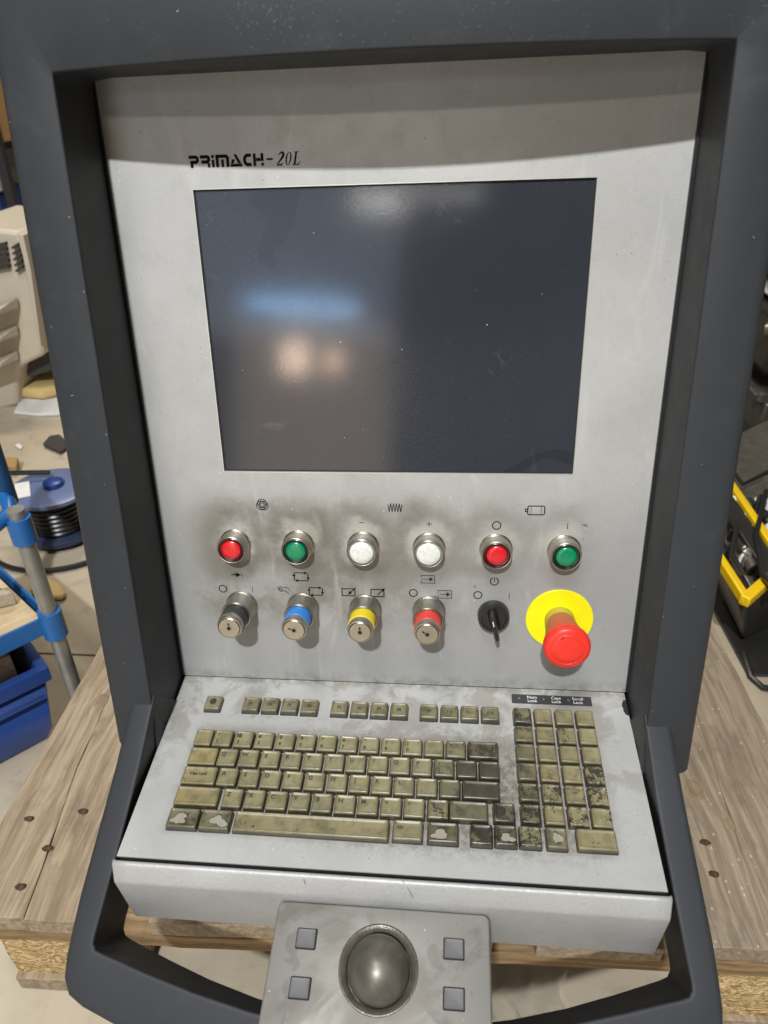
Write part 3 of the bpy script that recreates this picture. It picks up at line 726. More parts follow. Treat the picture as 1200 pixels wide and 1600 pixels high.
key(32.0, 110.0, [(':', -4, 1.6, 4.6), (';', -4, -4.4, 4.6)]); key(51.2, 110.0, None, g=.1); key(76.8, 110.2, None, wd=31.0, wr=.55, g=.1)
key(-160.4, 128.8, None, wd=37.6, ye=1.0, g=.12)
for i, a in enumerate('ZXCVBNM'): key(-130.0 + 19.05 * i, 128.8, L1(a), g=.1, wr=.25 if a in 'CV' else 0)
key(3.4, 128.8, [('<', -4, 1.6, 4.4), (',', -4, -3.8, 5)]); key(22.5, 128.8, [('>', -4, 1.6, 4.4), ('.', -4, -3.8, 5)]); key(41.6, 128.8, [('?', -4, 1.6, 4.4)], wr=.72)
key(66.4, 128.8, None, wd=31.2, wr=.1, g=-.2)
key(94.9, 128.4, None, wr=.85, g=-.25)
key(-166.2, 148.2, [('Ctrl', .4, .8, 4.6)], wd=25.8, g=.55, wr=.3, lm=M_legend_dark, patch=(-2.5, -1.8, 7.2, 3.6))
key(-138.8, 148.2, None, wd=25.6, g=.5, wr=.2, ye=.3, patch=(3, -1.6, 6.2, 4.2))
sp_ = key(-60.4, 148.0, None, wd=126.8, g=.12, wr=.42, ye=.35)
key(18.2, 147.8, [('Alt', -6.4, .2, 4.2)], wd=23.8, g=.1)
key(46.2, 147.8, [('Ctrl', -.5, 1.2, 4.6)], wd=24.4, g=.55, wr=.3, lm=M_legend_dark, patch=(-2.5, -2.2, 7.0, 3.2))
key(76.4, 147.6, None, wr=.95, g=-.1); key(95.3, 147.2, None, wr=.7, g=.1, patch=(1.2, -2.6, 5.4, 2.8)); key(114.2, 147.0, None, wr=.85, g=0)
PX = (116.3, 134.9, 153.5, 172.0); PY = (34.4, 53.5, 72.2, 91.0, 109.6, 128.2)
pw = [[1.0, .2, .15, .1], [.62, .3, .7, .15], [.3, .15, .2, .2], [.45, .55, .48, .85], [.72, .72, .66, .85], [.9, .66, .78, .7]]
pleg = [['', '', '', ''], ['', '', '', ''], ['', '', '', ''], ['', '', '', ''], ['', '', '', ''], ['', '', '', '']]
for r, yv in enumerate(PY):
    for c, xv in enumerate(PX):
        key(xv, yv, None, wd=16.0, ht=16.6, wr=pw[r][c], g=(.12 if r < 3 else .0) - (.12 if c == 3 else 0) + (.28 if c == 0 else 0), ye=.25 if r > 2 else .1)
key(134.7, 146.8, [('0', -.6, 1.4, 5), ('Ins', .6, -5.0, 4.2)], wd=16.2, wr=.1, g=.3, lm=M_legend_dark, patch=(.6, -.8, 3.4, 4.6))
key(165.2, 146.4, None, wd=30.6, wr=.42, g=-.05, ye=.35)

# --- trackball unit
tt = math.radians(6)
o0 = Vector((0, HY, 0)) + 193.6 * dd - 25 * dn
u_ = dd * math.cos(tt) - dn * math.sin(tt); m_ = dn * math.cos(tt) + dd * math.sin(tt)
MT = Matrix.Translation(o0 * K) @ Matrix(((1, 0, 0), (0, -u_.y, m_.y), (0, -u_.z, m_.z))).to_4x4()
W_, Ht = 163.6, 104
def tb(w_, h_, r, z): return rr(w_, h_, r, z, .8, -Ht / 2, 5)
tbx = MB(); hole = [(0.9 + 29.3 * math.cos(2 * math.pi * j / 48), -41.0 + 29.3 * math.sin(2 * math.pi * j / 48)) for j in range(48)]
outer = [(W_ / 2 - 4.2, Ht / 2 - 4.2)]
loops = [tb(W_, Ht, 5, -60), tb(W_, Ht, 5, -4), tb(W_ - .8, Ht - .8, 5, -2), tb(W_ - 2.6, Ht - 2.6, 4.4, -.6), tb(W_ - 5, Ht - 5, 3.6, 0)]
tbx.loft(loops, True, False)
bm = bmesh.new()
for p in tbx.v: bm.verts.new(p)
bm.verts.ensure_lookup_table()
for f in tbx.f: bm.faces.new([bm.verts[i] for i in f])
n5 = len(loops[0]); top = [bm.verts[4 * n5 + j] for j in range(n5)]
hv = [bm.verts.new((x, y, 0)) for x, y in hole]; hd = [bm.verts.new((x, y, -7)) for x, y in hole]
he = [bm.edges.new((hv[i], hv[(i + 1) % 48])) for i in range(48)]
te = [bm.edges.get((top[i], top[(i + 1) % n5])) for i in range(n5)]
bmesh.ops.triangle_fill(bm, edges=he + te, use_beauty=True)
for i in range(48): bm.faces.new((hv[i], hv[(i + 1) % 48], hd[(i + 1) % 48], hd[i]))
bmesh.ops.recalc_face_normals(bm, faces=bm.faces)
tb2 = MB(); bm.verts.index_update(); tb2.v = [tuple(v.co) for v in bm.verts]; tb2.f = [tuple(v.index for v in f.verts) for f in bm.faces]; bm.free()
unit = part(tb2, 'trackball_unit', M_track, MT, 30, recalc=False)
part(MB().lathe([(29.4, -7), (29.3, -.9), (28.9, .1), (28.2, .2), (26.8, -.4), (24.2, -2.2), (23.8, -3), (23.4, -7), (18, -7.2)], .9, -41.0, 56, False, False), 'retaining_ring', M_bring, I4, 30, unit)
bl = MB(); bl.lathe([(22.9 * math.sin(a), 22.9 * math.cos(a)) for a in [math.pi * (1 - i / 24) * .999 + .0005 for i in range(25)]], 0, 0, 48)
part(bl, 'trackball', M_ball, T(.9, -41.2, -3.0), 80, unit)
for x, y in ((-55.3, -25.5), (-55.0, -56.8), (54.9, -25.0), (55.1, -55.8)):
    bz = part(MB().loft([rr(15.6, 14.2, 1.0, z, x + .6, y) for z in (.05, .25)]), 'button_well', M_gap, I4, parent=unit)
    part(MB().loft([rr(13.9, 12.4, .8, .2, 0, 0), rr(13.9, 12.4, .8, 2.0, 0, 0), rr(12.9, 11.4, .9, 2.7, 0, 0), rr(9.6, 8.4, .9, 2.4, 0, 0)]), 'mouse_button', M_mbtn, T(x + .6, y, 0), 30, parent=unit)

# ------------------------------------------------------------------ the pallet
PZ = .169
pal = thing('pallet', 'weathered wooden pallet with chipboard blocks carrying the console', 'pallet', (.01, .95, 0))
def ppart(mb, name, m, bev=.002, label=None):
    o = mb.build(name, m, pal, Matrix.Identity(4), k=1, ang=40)
    if bev:
        b_ = o.modifiers.new('b', 'BEVEL'); b_.width = bev; b_.segments = 2; b_.limit_method = 'ANGLE'
    if label: o['label'] = label
    return o
def plank(poly, z0, z1, name='plank', m=M_wood, bev=.0012, seed=0, **k):     # polygon outline with slightly ragged ends
    pts = []
    r = random.Random(seed)
    for i in range(len(poly)):
        a, b_ = Vector(poly[i]), Vector(poly[(i + 1) % len(poly)]); n = max(1, int((b_ - a).length / .03))
        for j in range(n):
            p = a.lerp(b_, j / n); q = 0.0008 if j else 0
            pts.append((p.x + r.uniform(-q, q), p.y + r.uniform(-q, q)))
    return ppart(MB().loft([[(*p, z) for p in pts] for z in (z0, z1)]), name, m, bev, **k)
y0, y1 = .363, 1.56
tz = PZ - .026
plank([(-.474, y0), (-.3945, y0 + .001), (-.4005, .42), (-.4175, .549), (-.424, .7), (-.43, y1), (-.474, y1)], tz, PZ, seed=1)
plank([(-.3938, y0), (-.300, y0), (-.300, y1), (-.4293, y1), (-.4233, .7), (-.4168, .549), (-.3998, .42)], tz + .0002, PZ - .0006, seed=2)
for a, b_ in ((-.262, -.125), (-.08, .10), (.145, .275)): plank([(a, y0 + .004), (b_, y0 + .006), (b_, y1), (a, y1)], tz, PZ, seed=int(b_ * 99))
plank([(.300, y0 + .010), (.3965, y0 + .011), (.394, .48), (.41, .7), (.43, y1), (.300, y1)], tz, PZ, m=M_wood2, seed=5)
plank([(.3972, y0 + .011), (.496, y0 + .012), (.496, y1), (.4307, y1), (.4107, .7), (.3947, .48)], tz, PZ - .001, m=M_wood2, seed=6)
for ya in (y0 + .002, .93, 1.42):
    plank([(-.474, ya), (.494, ya + .008), (.494, ya + .145), (-.474, ya + .14)], PZ - .051, tz - .0006, 'cross_board', M_woodx, seed=int(ya * 50))
for x_ in (-.372, .01, .418):
    for ya in (y0 + .008, .93, 1.42):
        m = MB(); r = random.Random(int(x_ * 100 + ya * 1000)); nz = 7
        ww = .075 if abs(x_) > .1 else .07
        lo = []
        for zi in range(nz):
            z = .027 + (.1175 - .027) * zi / (nz - 1)
            lo.append([(p[0] + r.uniform(-.0016, .0016), p[1] + r.uniform(-.0016, .0016), z) for p in rr(ww * 2, .13, .006, 0, x_, ya + .067, 6)])
        ppart(m.loft(lo), 'block', M_chip, 0)
    plank([(x_ - .073, y0 + .003), (x_ + .073, y0 + .004), (x_ + .073, y1), (x_ - .073, y1)], .001, .0268, 'bottom_board', M_wood, seed=int(x_ * 77))
# nails driven a little below the surface in splintered holes, and knots
M_holew = plain('dark_wood_ring', (.09, .06, .035), .8); M_nail = plain('rusty_nail', (.10, .055, .03), .6, .4); M_hole = plain('nail_hole_wood', (.05, .03, .018), .9); M_knot = wood('knot_wood', (.20, .145, .09), (.30, .225, .15), (.11, .08, .05))
def nail(x, y, z=PZ, r=.0052, rot=0.0):
    m = MB(); rd = random.Random(int(x * 5000 + y * 900)); n = 14
    L = []
    for q, zz in ((1.0, .0004), (.82, .0009), (.5, .0010)):
        L.append([(x + math.cos(2 * math.pi * j / n + rot) * r * q * 1.25 * rd.uniform(.85, 1.15), y + math.sin(2 * math.pi * j / n + rot) * r * q * .75 * rd.uniform(.85, 1.15), z + zz) for j in range(n)])
    ppart(m.loft(L, False, True), 'nail_hole', M_hole, 0)
    ppart(MB().lathe([(r * .55, z + .0008), (r * .5, z + .0022), (r * .2, z + .0026)], x + r * .3, y - r * .2, 12, False), 'nail', M_nail, 0)
for x, y in ((-.443, .476), (-.383, .489), (-.404, .441), (-.413, .396), (.352, .452), (.452, .44), (.355, .49)): nail(x, y)
def knot(x, y, r, z=PZ):
    m = MB(); rd = random.Random(int(x * 999)); n = 20
    L = [[(x + math.cos(2 * math.pi * j / n) * r * q * rd.uniform(.93, 1.07), y + math.sin(2 * math.pi * j / n) * r * 1.35 * q * rd.uniform(.93, 1.07), z + zz) for j in range(n)] for q, zz in ((1, .0003), (.93, .0008), (.55, .0010), (.5, .0006))]
    kn = ppart(m.loft(L, False, True), 'knot', M_knot, 0)
knot(-.430, .660, .010); knot(.365, .560, .011); knot(.392, .515, .006)

exec_bg = True
# ------------------------------------------------------------------ things on the floor, left
M_cream = plain('cream_plastic', (.56, .50, .40), .5, var=.1, scale=8); M_slot = plain('vent_dark', (.05, .045, .04), .8)
M_blue = plain('blue_enamel', (.015, .12, .36), .35, var=.15, scale=30); M_navy = plain('navy_plastic', (.018, .055, .23), .35, var=.2, scale=12)
M_tube = plain('galvanised_tube', (.33, .33, .31), .38, .6, .3, 40, .2); M_ply = wood('plywood_shelf', (.52, .40, .25), (.62, .50, .33), (.38, .28, .17), .8)
def bevel(o, wd, seg=2):
    b_ = o.modifiers.new('b', 'BEVEL'); b_.width = wd; b_.segments = seg; b_.limit_method = 'ANGLE'; return o
def wpart(root_, mb, name, m, bev=0, M=None, ang=40):
    o = mb.build(name, m, root_, I4 if M is None else M, k=1, ang=ang)
    o.matrix_local = ROOTINV[root_.name] @ (M or I4)
    if bev: bevel(o, bev)
    return o
# cream cabinet with moulded ledges and vent slots; its right side faces us
mc = thing('heater_cabinet', 'cream plastic heater cabinet with vent slots and stepped ledges at the left', 'heater', (-1.62, 2.2, 0))
def cab(pts, ya, yb, name, m, bev=.01):
    return wpart(mc, MB().loft([[(Yp(px, py, 2.0).x, y_, Yp(px, py, 2.0).z) for px, py in pts] for y_ in (ya, yb)]), name, m, bev)
cab([(-70, 350), (30, 362), (40, 400), (66, 535), (68, 556), (30, 574), (26, 600), (27, 634), (-40, 650), (-70, 500)], 2.0, 2.34, 'cabinet_shell', M_cream, .012)
cab([(40, 366), (52, 420), (68, 540), (66, 535), (40, 400), (30, 362)], 1.985, 2.3, 'edge_moulding', M_cream, .004)
for a, b_ in ((462, 480), (506, 522), (545, 560)):
    wpart(mc, MB().loft([[(Yp(-60, a + 34, 2.0).x, 1.99, Yp(-60, a + 34, 2.0).z), (Yp(30, a, 2.0).x, 1.99, Yp(30, a, 2.0).z), (Yp(33, b_, 2.0).x, 1.99, Yp(33, b_, 2.0).z), (Yp(-60, b_ + 34, 2.0).x, 1.99, Yp(-60, b_ + 34, 2.0).z)],
        [(Yp(-60, a + 36, 2.0).x, 1.90, Yp(-60, a + 36, 2.0).z), (Yp(26, a + 5, 2.0).x, 1.90, Yp(26, a + 5, 2.0).z), (Yp(27, a + 11, 2.0).x, 1.90, Yp(27, a + 11, 2.0).z), (Yp(-60, a + 44, 2.0).x, 1.90, Yp(-60, a + 44, 2.0).z)]]), 'ledge', M_cream, .004)
for j in range(5):
    for x0_, x1_ in ((-50, 12), (22, 33)): cab([(x0_ + j * 1.5, 384 + j * 9 + (6 if x0_ < 0 else 0)), (x1_ + j * 1.5, 377 + j * 9), (x1_ + j * 1.5 + .5, 381 + j * 9), (x0_ + j * 1.5 + .5, 388 + j * 9 + (6 if x0_ < 0 else 0))], 1.984, 2.01, 'vent_slot', M_slot, 0)
cab([(30, 566), (66, 556), (66, 590), (30, 600)], 2.06, 2.3, 'gap_shade', M_slot, 0)  # dark block filling the gap below the shell, where only shade lies
# pad and papers on the floor
def slab(name, label, cat, pts, z0, z1, m, bev=.004, seed=0):
    r = random.Random(seed); o = MB().loft([[(x + r.uniform(-.004, .004), y + r.uniform(-.004, .004), z) for x, y in pts] for z in (z0, z1)]).build(name, m, k=1, ang=40)
    tag(o, label, cat)
    if bev: bevel(o, bev)
    return o
g = lambda px, py, z=0: tuple(G(px, py, z)[:2])
M_paper, M_foam, M_card = plain('white_paper', (.75, .74, .72), .7), plain('yellow_foam', (.62, .47, .20), .8, var=.2, scale=30), plain('cardboard', (.40, .24, .10), .8)
slab('paper_sheet', 'crumpled white paper under the yellow pad by the heater', 'paper', [g(22, 648), g(60, 652), g(95, 650), g(100, 618), g(40, 612)], .001, .012, M_paper, .003, 3)
slab('foam_pad', 'yellow foam pad lying on white paper near the heater', 'foam', [g(34, 628), g(70, 632), g(100, 625), g(95, 590), g(48, 590), g(38, 604)], .014, .05, M_foam, .012, 4)
slab('plastic_scrap', 'small pale scrap on the bare floor below the yellow pad', 'scrap', [g(22, 699), g(32, 704), g(36, 699), g(29, 695)], .001, .006, M_paper, .002, 5)
fj = MB().face([(-2.2, .902, .0008), (-.3, .915, .0008), (-.3, .919, .0008), (-2.2, .906, .0008)]).build('floor_joint', plain('joint_dirt', (.07, .06, .045), .9), k=1); fj['kind'] = 'structure'
for q_, (nm, lb, mt) in enumerate((('cardboard_offcut', 'small brown cardboard offcut on the floor left of the cable drum', M_card), ('rag', 'dark oily rag crumpled on the floor above the cable drum', M_slot))):
    bx_ = [g(8, 742), g(30, 744), g(34, 730), g(12, 728)] if q_ == 0 else [g(70, 700), g(96, 712), g(112, 700), g(96, 684), g(78, 688)]
    slab(nm, lb, 'cardboard' if q_ == 0 else 'rag', bx_, .001, .03 if q_ == 0 else .015, mt, .004, 8 + q_)
# cable reel
rl = thing('cable_reel', 'black cable drum with pale blue flanges standing flat behind the blue cart', 'cable reel', (*g(85, 835)[:2], 0))
M_navy2 = plain('dark_blue_flange', (.03, .04, .08), .4); M_flange = plain('pale_blue_flange', (.13, .17, .32), .35, var=.15, scale=20)
rc = Vector(g(100, 835))
Mr = Matrix.Translation((rc.x, rc.y, 0))
wpart(rl, MB().lathe([(.076, .012), (.084, .016), (.084, .026), (.076, .03)], n=40), 'flange', M_navy2, 0, Mr)
wpart(rl, MB().lathe([(.058, .03), (.058, .118)], n=36), 'wound_cable', M_blackp, 0, Mr)
for i in range(7): wpart(rl, MB().tube([(.058 * math.cos(a), .058 * math.sin(a), .037 + i * .0115) for a in [2 * math.pi * j / 28 for j in range(29)]], .006, 8), 'cable_turn', M_blackp, 0, Mr)
wpart(rl, MB().lathe([(.080, .118), (.088, .121), (.088, .129), (.080, .132), (.04, .134)], n=40), 'flange', M_flange, 0, Mr)
wpart(rl, MB().lathe([(.022, .133), (.022, .144), (.018, .147)], .01, 0, 28), 'hub', M_navy, 0, Mr)
wpart(rl, MB().box(-.070, -.040, -.035, .035, .1345, .1365), 'paper_label', M_paper, 0, Mr @ Matrix.Rotation(.5, 4, 'Z'))
wpart(rl, MB().tube([(-.01, .03, .150), (-.12, .01, .155), (-.22, -.03, .10), (-.34, -.05, .01)], .006, 8), 'loose_cable', M_blackp, 0, Mr)
wpart(rl, MB().tube([(-.16 * math.cos(a), -.15 * math.sin(a), .007) for a in [math.pi * j / 22 - .3 for j in range(24)]], .006, 8), 'cable_loop', M_blackp, 0, Mr)
# yellow offcut
o = MB().loft([[(x, y, z) for x, y in (g(48, 930), g(60, 918), g(80, 912), g(96, 920), g(106, 934), g(98, 941), g(78, 940))] for z in (.004, .016)]).build('foam_offcut', M_foam, k=1)
tag(bevel(o, .004), 'curved yellow foam offcut on the floor behind the grey cart leg', 'foam')
# cart: tube legs, blue joints, wooden shelf in a blue rim
ct = thing('cart', 'blue and grey tube cart with wooden shelf at the left edge', 'cart', (-.515, .735, 0))
e1 = Vector((-.67, -.742, 0)); e2 = Vector((-.78, .626, 0)); c0 = Vector((-.515, .735, 0))
def cp(a, b_, z): q = c0 + e1 * a + e2 * b_; return (q.x, q.y, z)
for a, b_, zt in ((0, 0, .44), (0, .33, .50), (.52, 0, .44), (.52, .33, .50)):
    wpart(ct, MB().tube([cp(a, b_, .012), cp(a, b_, zt)], .0115, 14), 'leg', M_tube)
    wpart(ct, MB().tube([cp(a, b_, .222), cp(a, b_, .268)], .0165, 16), 'joint', M_blue)
    wpart(ct, MB().tube([cp(a, b_, zt - .05), cp(a, b_, zt - .012)], .0160, 16), 'joint', M_blue)
    wpart(ct, MB().lathe([(.014, 0), (.014, .016), (.010, .018)], *cp(a, b_, 0)[:2], 12), 'foot', M_blackp)
rad = .03
wpart(ct, MB().tube([cp(.52, 0, .425), cp(.12, 0, .425), cp(.03, 0, .427), cp(.004, .012, .43), cp(-.004, .03, .435), cp(0, .10, .445), cp(0, .33, .46)], .010, 12), 'top_rail', M_blue)
wpart(ct, MB().tube([cp(-.012, .05, .425), cp(-.012, .05, .53), cp(-.012, .10, .56)], .0105, 14), 'push_handle', plain('dark_teal_grip', (.008, .05, .13), .4))
wpart(ct, MB().loft([[cp(0.01, .01, z), cp(.51, .01, z), cp(.51, .32, z), cp(.01, .32, z)] for z in (.246, .256)]), 'shelf', M_ply, .001)
for p, q in (((0, 0), (.52, 0)), ((0, 0), (0, .33)), ((.52, 0), (.52, .33)), ((0, .33), (.52, .33))):
    d_ = Vector((q[0] - p[0], q[1] - p[1])).normalized() * .012
    A_, B_ = (p[0] + d_.x, p[1] + d_.y), (q[0] - d_.x, q[1] - d_.y); nx, ny = -d_.y / 6, d_.x / 6
    wpart(ct, MB().loft([[cp(A_[0] - nx, A_[1] - ny, z), cp(B_[0] - nx, B_[1] - ny, z), cp(B_[0] + nx, B_[1] + ny, z), cp(A_[0] + nx, A_[1] + ny, z)] for z in (.232, .262)]), 'shelf_rim', M_blue, .001)
o = MB().loft([[cp(.02 + a, .06 + b_, z) for a, b_ in ((0, 0), (.05, .02), (.30, .10), (.32, .20), (.06, .18))] for z in (.2575, .281)]).build('wooden_board', wood('grey_board', (.34, .29, .22), (.44, .38, .3), (.22, .18, .13)), k=1)
tag(bevel(o, .002), 'rough grey board lying on the cart shelf', 'board')
o = MB().loft([[cp(.09 + a, .035 + b_, z) for a, b_ in ((0, 0), (.012, -.004), (.018, .022), (.004, .024))] for z in (.2565, .263)]).build('wood_chip', M_foam, k=1); tag(o, 'small pale wood chip at the front edge of the cart shelf', 'wood chip')
# blue bin under the shelf with boards in it
bn = thing('storage_bin', 'dark blue plastic bin beside the pallet holding grey boards', 'bin', (-.66, .62, 0))
bc = Vector(g(92, 1155)); th = math.atan2(e1.y, e1.x)
Mb = Matrix.Translation((bc.x, bc.y, 0)) @ Matrix.Rotation(math.atan2((Vector(g(0, 1205)) - bc).y, (Vector(g(0, 1205)) - bc).x) - math.pi, 4, 'Z')
bw, bd, bh = .42, .26, .165
def binr(o_, z): return [(-bw - o_, -o_, z), (o_, -o_, z), (o_, bd + o_, z), (-bw - o_, bd + o_, z)]
wpart(bn, MB().loft([binr(-.012, .003), binr(-.002, .03), binr(.010, bh - .03), binr(.010, bh - .028), binr(.018, bh - .026), binr(.018, bh), binr(.004, bh), binr(.002, bh - .01), binr(-.014, .02)], True, True), 'bin_body', M_navy, .003, Mb)
wpart(bn, MB().box(-bw, 0, -.0195, -.0182, bh - .05, bh - .044), 'rim_rib', M_navy, 0, Mb)
for i in range(6):
    o = MB().box(-.205 + i * .032, -.179 + i * .032, .02, .15, .03, .172 + .007 * (i % 3)).build('board_offcut', M_wood, k=1); o.matrix_world = Mb
    tag(bevel(o, .001), 'grey board end standing in the blue bin', 'board', 'boards standing in the blue bin')
# far rack, top left
rk = thing('storage_rack', 'dark storage rack far off at the upper left edge', 'rack', (-2.4, 3.7, 0))
M_dark = plain('dark_steel', (.05, .05, .055), .5, .3)
for x in (-3.2, -1.96):
    for y in (3.45, 4.05): wpart(rk, MB().box(x, x + .04, y, y + .04, 0, 1.6), 'upright', M_dark)
for z in (.28, .60, 1.05): wpart(rk, MB().box(-3.16, -1.96, 3.45, 4.09, z, z + .03), 'shelf', M_dark)
def boxo(name, label, cat, x0, x1, y0_, y1_, z0, z1, m, bev=.006):
    return tag(bevel(MB().box(x0, x1, y0_, y1_, z0, z1).build(name, m, k=1), bev), label, cat)
boxo('cardboard_box', 'brown cardboard box on the middle shelf of the far rack', 'box', -2.45, -1.93, 3.46, 3.95, .632, .92, M_card)
boxo('plastic_tub', 'dark blue tub on the bottom shelf of the far rack', 'tub', -2.35, -1.99, 3.44, 3.85, .312, .42, M_navy)
boxo('parcel', 'small white parcel on the lower shelf under the brown box', 'parcel', -2.02, -1.975, 3.43, 3.52, .43, .50, M_paper)
r = random.Random(3); sk_ = MB(); L = []
for i in range(8):
    a = i / 7; L.append([(-2.15 + (.27 - .12 * a) * math.cos(t_) * r.uniform(.9, 1.1), 3.72 + .2 * math.sin(t_) * r.uniform(.9, 1.1), 1.082 + .42 * a) for t_ in [2 * math.pi * j / 16 for j in range(16)]])
tag(sk_.loft(L).build('plastic_sack', plain('white_sack', (.7, .7, .68), .4), k=1, ang=20), 'crumpled white plastic sack on the top shelf of the rack', 'sack')

# ------------------------------------------------------------------ things on the floor, right
M_yel = plain('yellow_enamel', (.80, .52, .01), .35, var=.12, scale=20); M_blk = plain('black_casing', (.025, .024, .023), .42, var=.4, scale=20, bump=.3); M_alu = plain('greasy_aluminium', (.22, .205, .175), .35, .7, .5, 40, .4)
eq = thing('floor_machine', 'black floor machine with yellow edge frame and greasy metal top at the right', 'machine', (.9, 1.25, 0))
zr = .16
def gz(px, py, z=zr): q = G(px, py, z); return (q.x, q.y)
top_ = [gz(1164, 936), gz(1118, 850), gz(1100, 700), gz(1300, 600), gz(1440, 800)]
bot_ = [Vector(p).lerp(Vector((1.0, 1.3)), .10) for p in top_]
wpart(eq, MB().loft([[(p[0], p[1], .02) for p in [Vector(q).lerp(Vector((1.0, 1.3)), .13) for q in top_]], [(p[0], p[1], .05) for p in bot_], [(p[0], p[1], zr - .02) for p in top_], [(p[0], p[1], zr) for p in top_]]), 'casing', M_blk, .012)
inn = [Vector(q).lerp(Vector((.98, 1.3)), .045) for q in top_]
wpart(eq, MB().loft([[(*q, z) for q in inn] for z in (zr + .0005, zr + .006)]), 'metal_deck', M_alu, .002)
# upper yellow bar and black bar beside it
def bar(a, b_, wd, m, name, z0, z1): 
    a, b_ = Vector(a), Vector(b_); n_2 = Vector((-(b_ - a).y, (b_ - a).x)).normalized() * wd / 2
    return wpart(eq, MB().loft([[(*q, z) for q in (a - n_2, b_ - n_2, b_ + n_2, a + n_2)] for z in (z0, z1)]), name, m, .003)
bar(gz(1128, 735, .2), gz(1240, 900, .2), .015, M_yel, 'yellow_bar', .192, .205)
bar(gz(1118, 752, .2), gz(1225, 915, .2), .034, M_blk, 'black_bar', .180, .20)
bar(gz(1120, 868, .18), gz(1166, 940, .18), .014, M_yel, 'yellow_bar', .17, .19)
bar(gz(1162, 940, .18), gz(1230, 880, .18), .018, M_yel, 'yellow_bar', .1705, .1905)
for pts in ([(1130, 800), (1150, 830), (1142, 870), (1160, 900)], [(1196, 770), (1180, 840), (1190, 900), (1215, 930)], [(1130, 720), (1160, 760), (1200, 740)]):
    wpart(eq, MB().tube([(*gz(px, py, .2), .205) for px, py in pts], .005, 8), 'black_hose', M_blackp)
wpart(eq, MB().tube([(*gz(1150, 850), zr + .02), (*gz(1172, 905), zr + .02), (*gz(1195, 888), zr + .02), (*gz(1230, 840), zr + .02)], .012, 12), 'pipe', M_alu)
wpart(eq, MB().tube([(*gz(1180, 800), .20), (*gz(1162, 860), .175), (*gz(1163, 872), .172), (*gz(1184, 880), .172)], .004, 8), 'black_hose', M_blackp)
for i in range(34):
    px, py = random.uniform(1134, 1196), random.uniform(790, 905); q = gz(px, py); s_ = random.uniform(.005, .014)
    wpart(eq, MB().lathe([(s_, zr + .003), (s_ * .9, zr + .02 + s_), (s_ * .3, zr + .026 + s_)], q[0], q[1], 8), 'fitting', random.choice((M_alu, M_blk, M_paper, M_alu)))
tag(MB().tube([(*g(1160, 1022), .006), (*g(1172, 1062), .006), (*g(1190, 1078), .006), (*g(1230, 1085), .006), (*g(1300, 1060), .006)], .006, 8).build('power_cord', M_blackp, k=1), 'black power cord on the floor beside the machine and pallet', 'cord')
# cluttered dark engine further back on the right
en = thing('engine_stack', 'dark engine parts with pale pipes stacked far right behind the console', 'engine', (1.35, 2.2, 0))
X0 = 1.04
wpart(en, MB().box(X0, 1.9, 1.95, 2.5, 0, .10), 'base_crate', M_alu, .006)
wpart(en, MB().box(X0 - .01, 1.9, 2.0, 2.5, .165, .34), 'engine_block', M_blk, .02)
wpart(en, MB().box(X0 + .01, 1.8, 1.98, 2.4, .36, .40), 'pale_plate', M_paper, .006)
wpart(en, MB().box(X0 - .02, 1.8, 2.05, 2.4, .42, .62), 'cover', M_blk, .02)
wpart(en, MB().tube([(X0 - .03, 2.02, .30), (X0 + .06, 1.94, .33), (X0 + .2, 1.94, .22), (X0 + .4, 1.96, .2)], .022, 12), 'pipe', M_alu)
wpart(en, MB().tube([(X0 - .02, 1.93, .46), (X0 + .1, 1.93, .43), (X0 + .25, 1.95, .47)], .016, 12), 'pipe', M_paper)
for i in range(14):
    x, y, z = X0 + random.uniform(-.03, .25), random.uniform(1.92, 1.99), random.uniform(.1, .6); s_ = random.uniform(.012, .035)
    wpart(en, MB().lathe([(s_, z), (s_, z + s_ * 1.5), (s_ * .5, z + s_ * 1.8)], x, y, 9), 'fitting', random.choice((M_alu, M_blk, M_paper, M_card)))
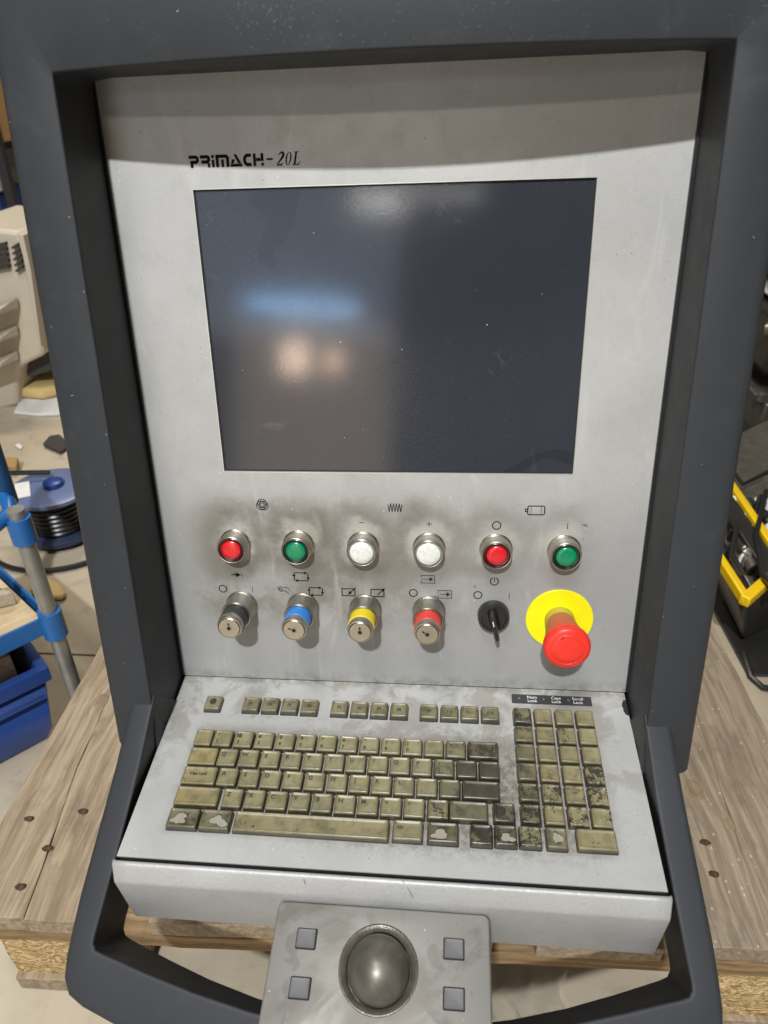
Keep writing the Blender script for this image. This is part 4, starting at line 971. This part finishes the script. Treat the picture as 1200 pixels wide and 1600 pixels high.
boxo('floor_shade', 'added dark sheet for the shade under the yellow edged machine and engine parts', 'mat', .62, 2.2, .93, 2.6, .001, .006, M_blk, .001)  # dark sheet laid on the floor in place of shade
boxo('grey_crate', 'greasy grey crate standing between the yellow edged machine and the engine parts', 'crate', 1.0, 1.5, 1.62, 1.88, 0, .07, M_alu, .01)
# crumpled clear film lying on the floor under the handle
k = N(mat('clear_film')); k.set(Base_Color=(.9, .9, .88), Roughness=.12, Transmission_Weight=.85, IOR=1.2, Alpha=.45)
fm = MB(); n = 26; b0 = Vector(g(806, 1545))
P = [[(b0.x - .055 + .11 * i / n + .008 * math.sin(j * .5), b0.y - .08 + .17 * j / n, .004 + .018 * abs(math.sin(i * .42 + .25 * math.sin(j * .3))) ** 2 + .010 * (1 + math.sin(i * .9 + j * .7)) * .5) for i in range(n + 1)] for j in range(n + 1)]
fm.loft(P, False, False, closed=False)
tag(fm.build('plastic_film', k.m, k=1, ang=80), 'crumpled clear plastic film on the floor right of the trackball box', 'plastic film')
# small pale nicks in the housing's front edges
M_nick = plain('nick_grey', (.30, .30, .29), .6); rn = random.Random(21)
for (x, y, L, a) in ((-214.0, 44, 2.0, 70), (-216, 93, 2.4, 20), (-214.2, -60, 3, 85), (-222, -100, 1.2, 30), (-236, -30, 3.5, 15), (-243, 20, 1.4, 120), (-219, -190, 1.6, 40), (-240, -215, 1.0, 0), (-231, -262, 1.4, 80), (213.6, -202, 1.8, 60), (226, -80, 1.0, 10), (238, 70, 1.6, 110), (-120, 205, 2.2, 20), (60, 214, 1.6, 140), (215, -289, 1.3, 0)):
    z = (zf(x, y) if abs(x) > 200 else zf(x, 200)) + .12; c_, s__ = math.cos(math.radians(a)), math.sin(math.radians(a)); w_ = .28
    m = MB().face([(x - L / 2 * c_, y - L / 2 * s__, z), (x + w_ * s__, y - w_ * c_, z), (x + L / 2 * c_, y + L / 2 * s__, z), (x - w_ * s__, y + w_ * c_, z)])
    part(m, 'scratch', M_nick, recalc=False)
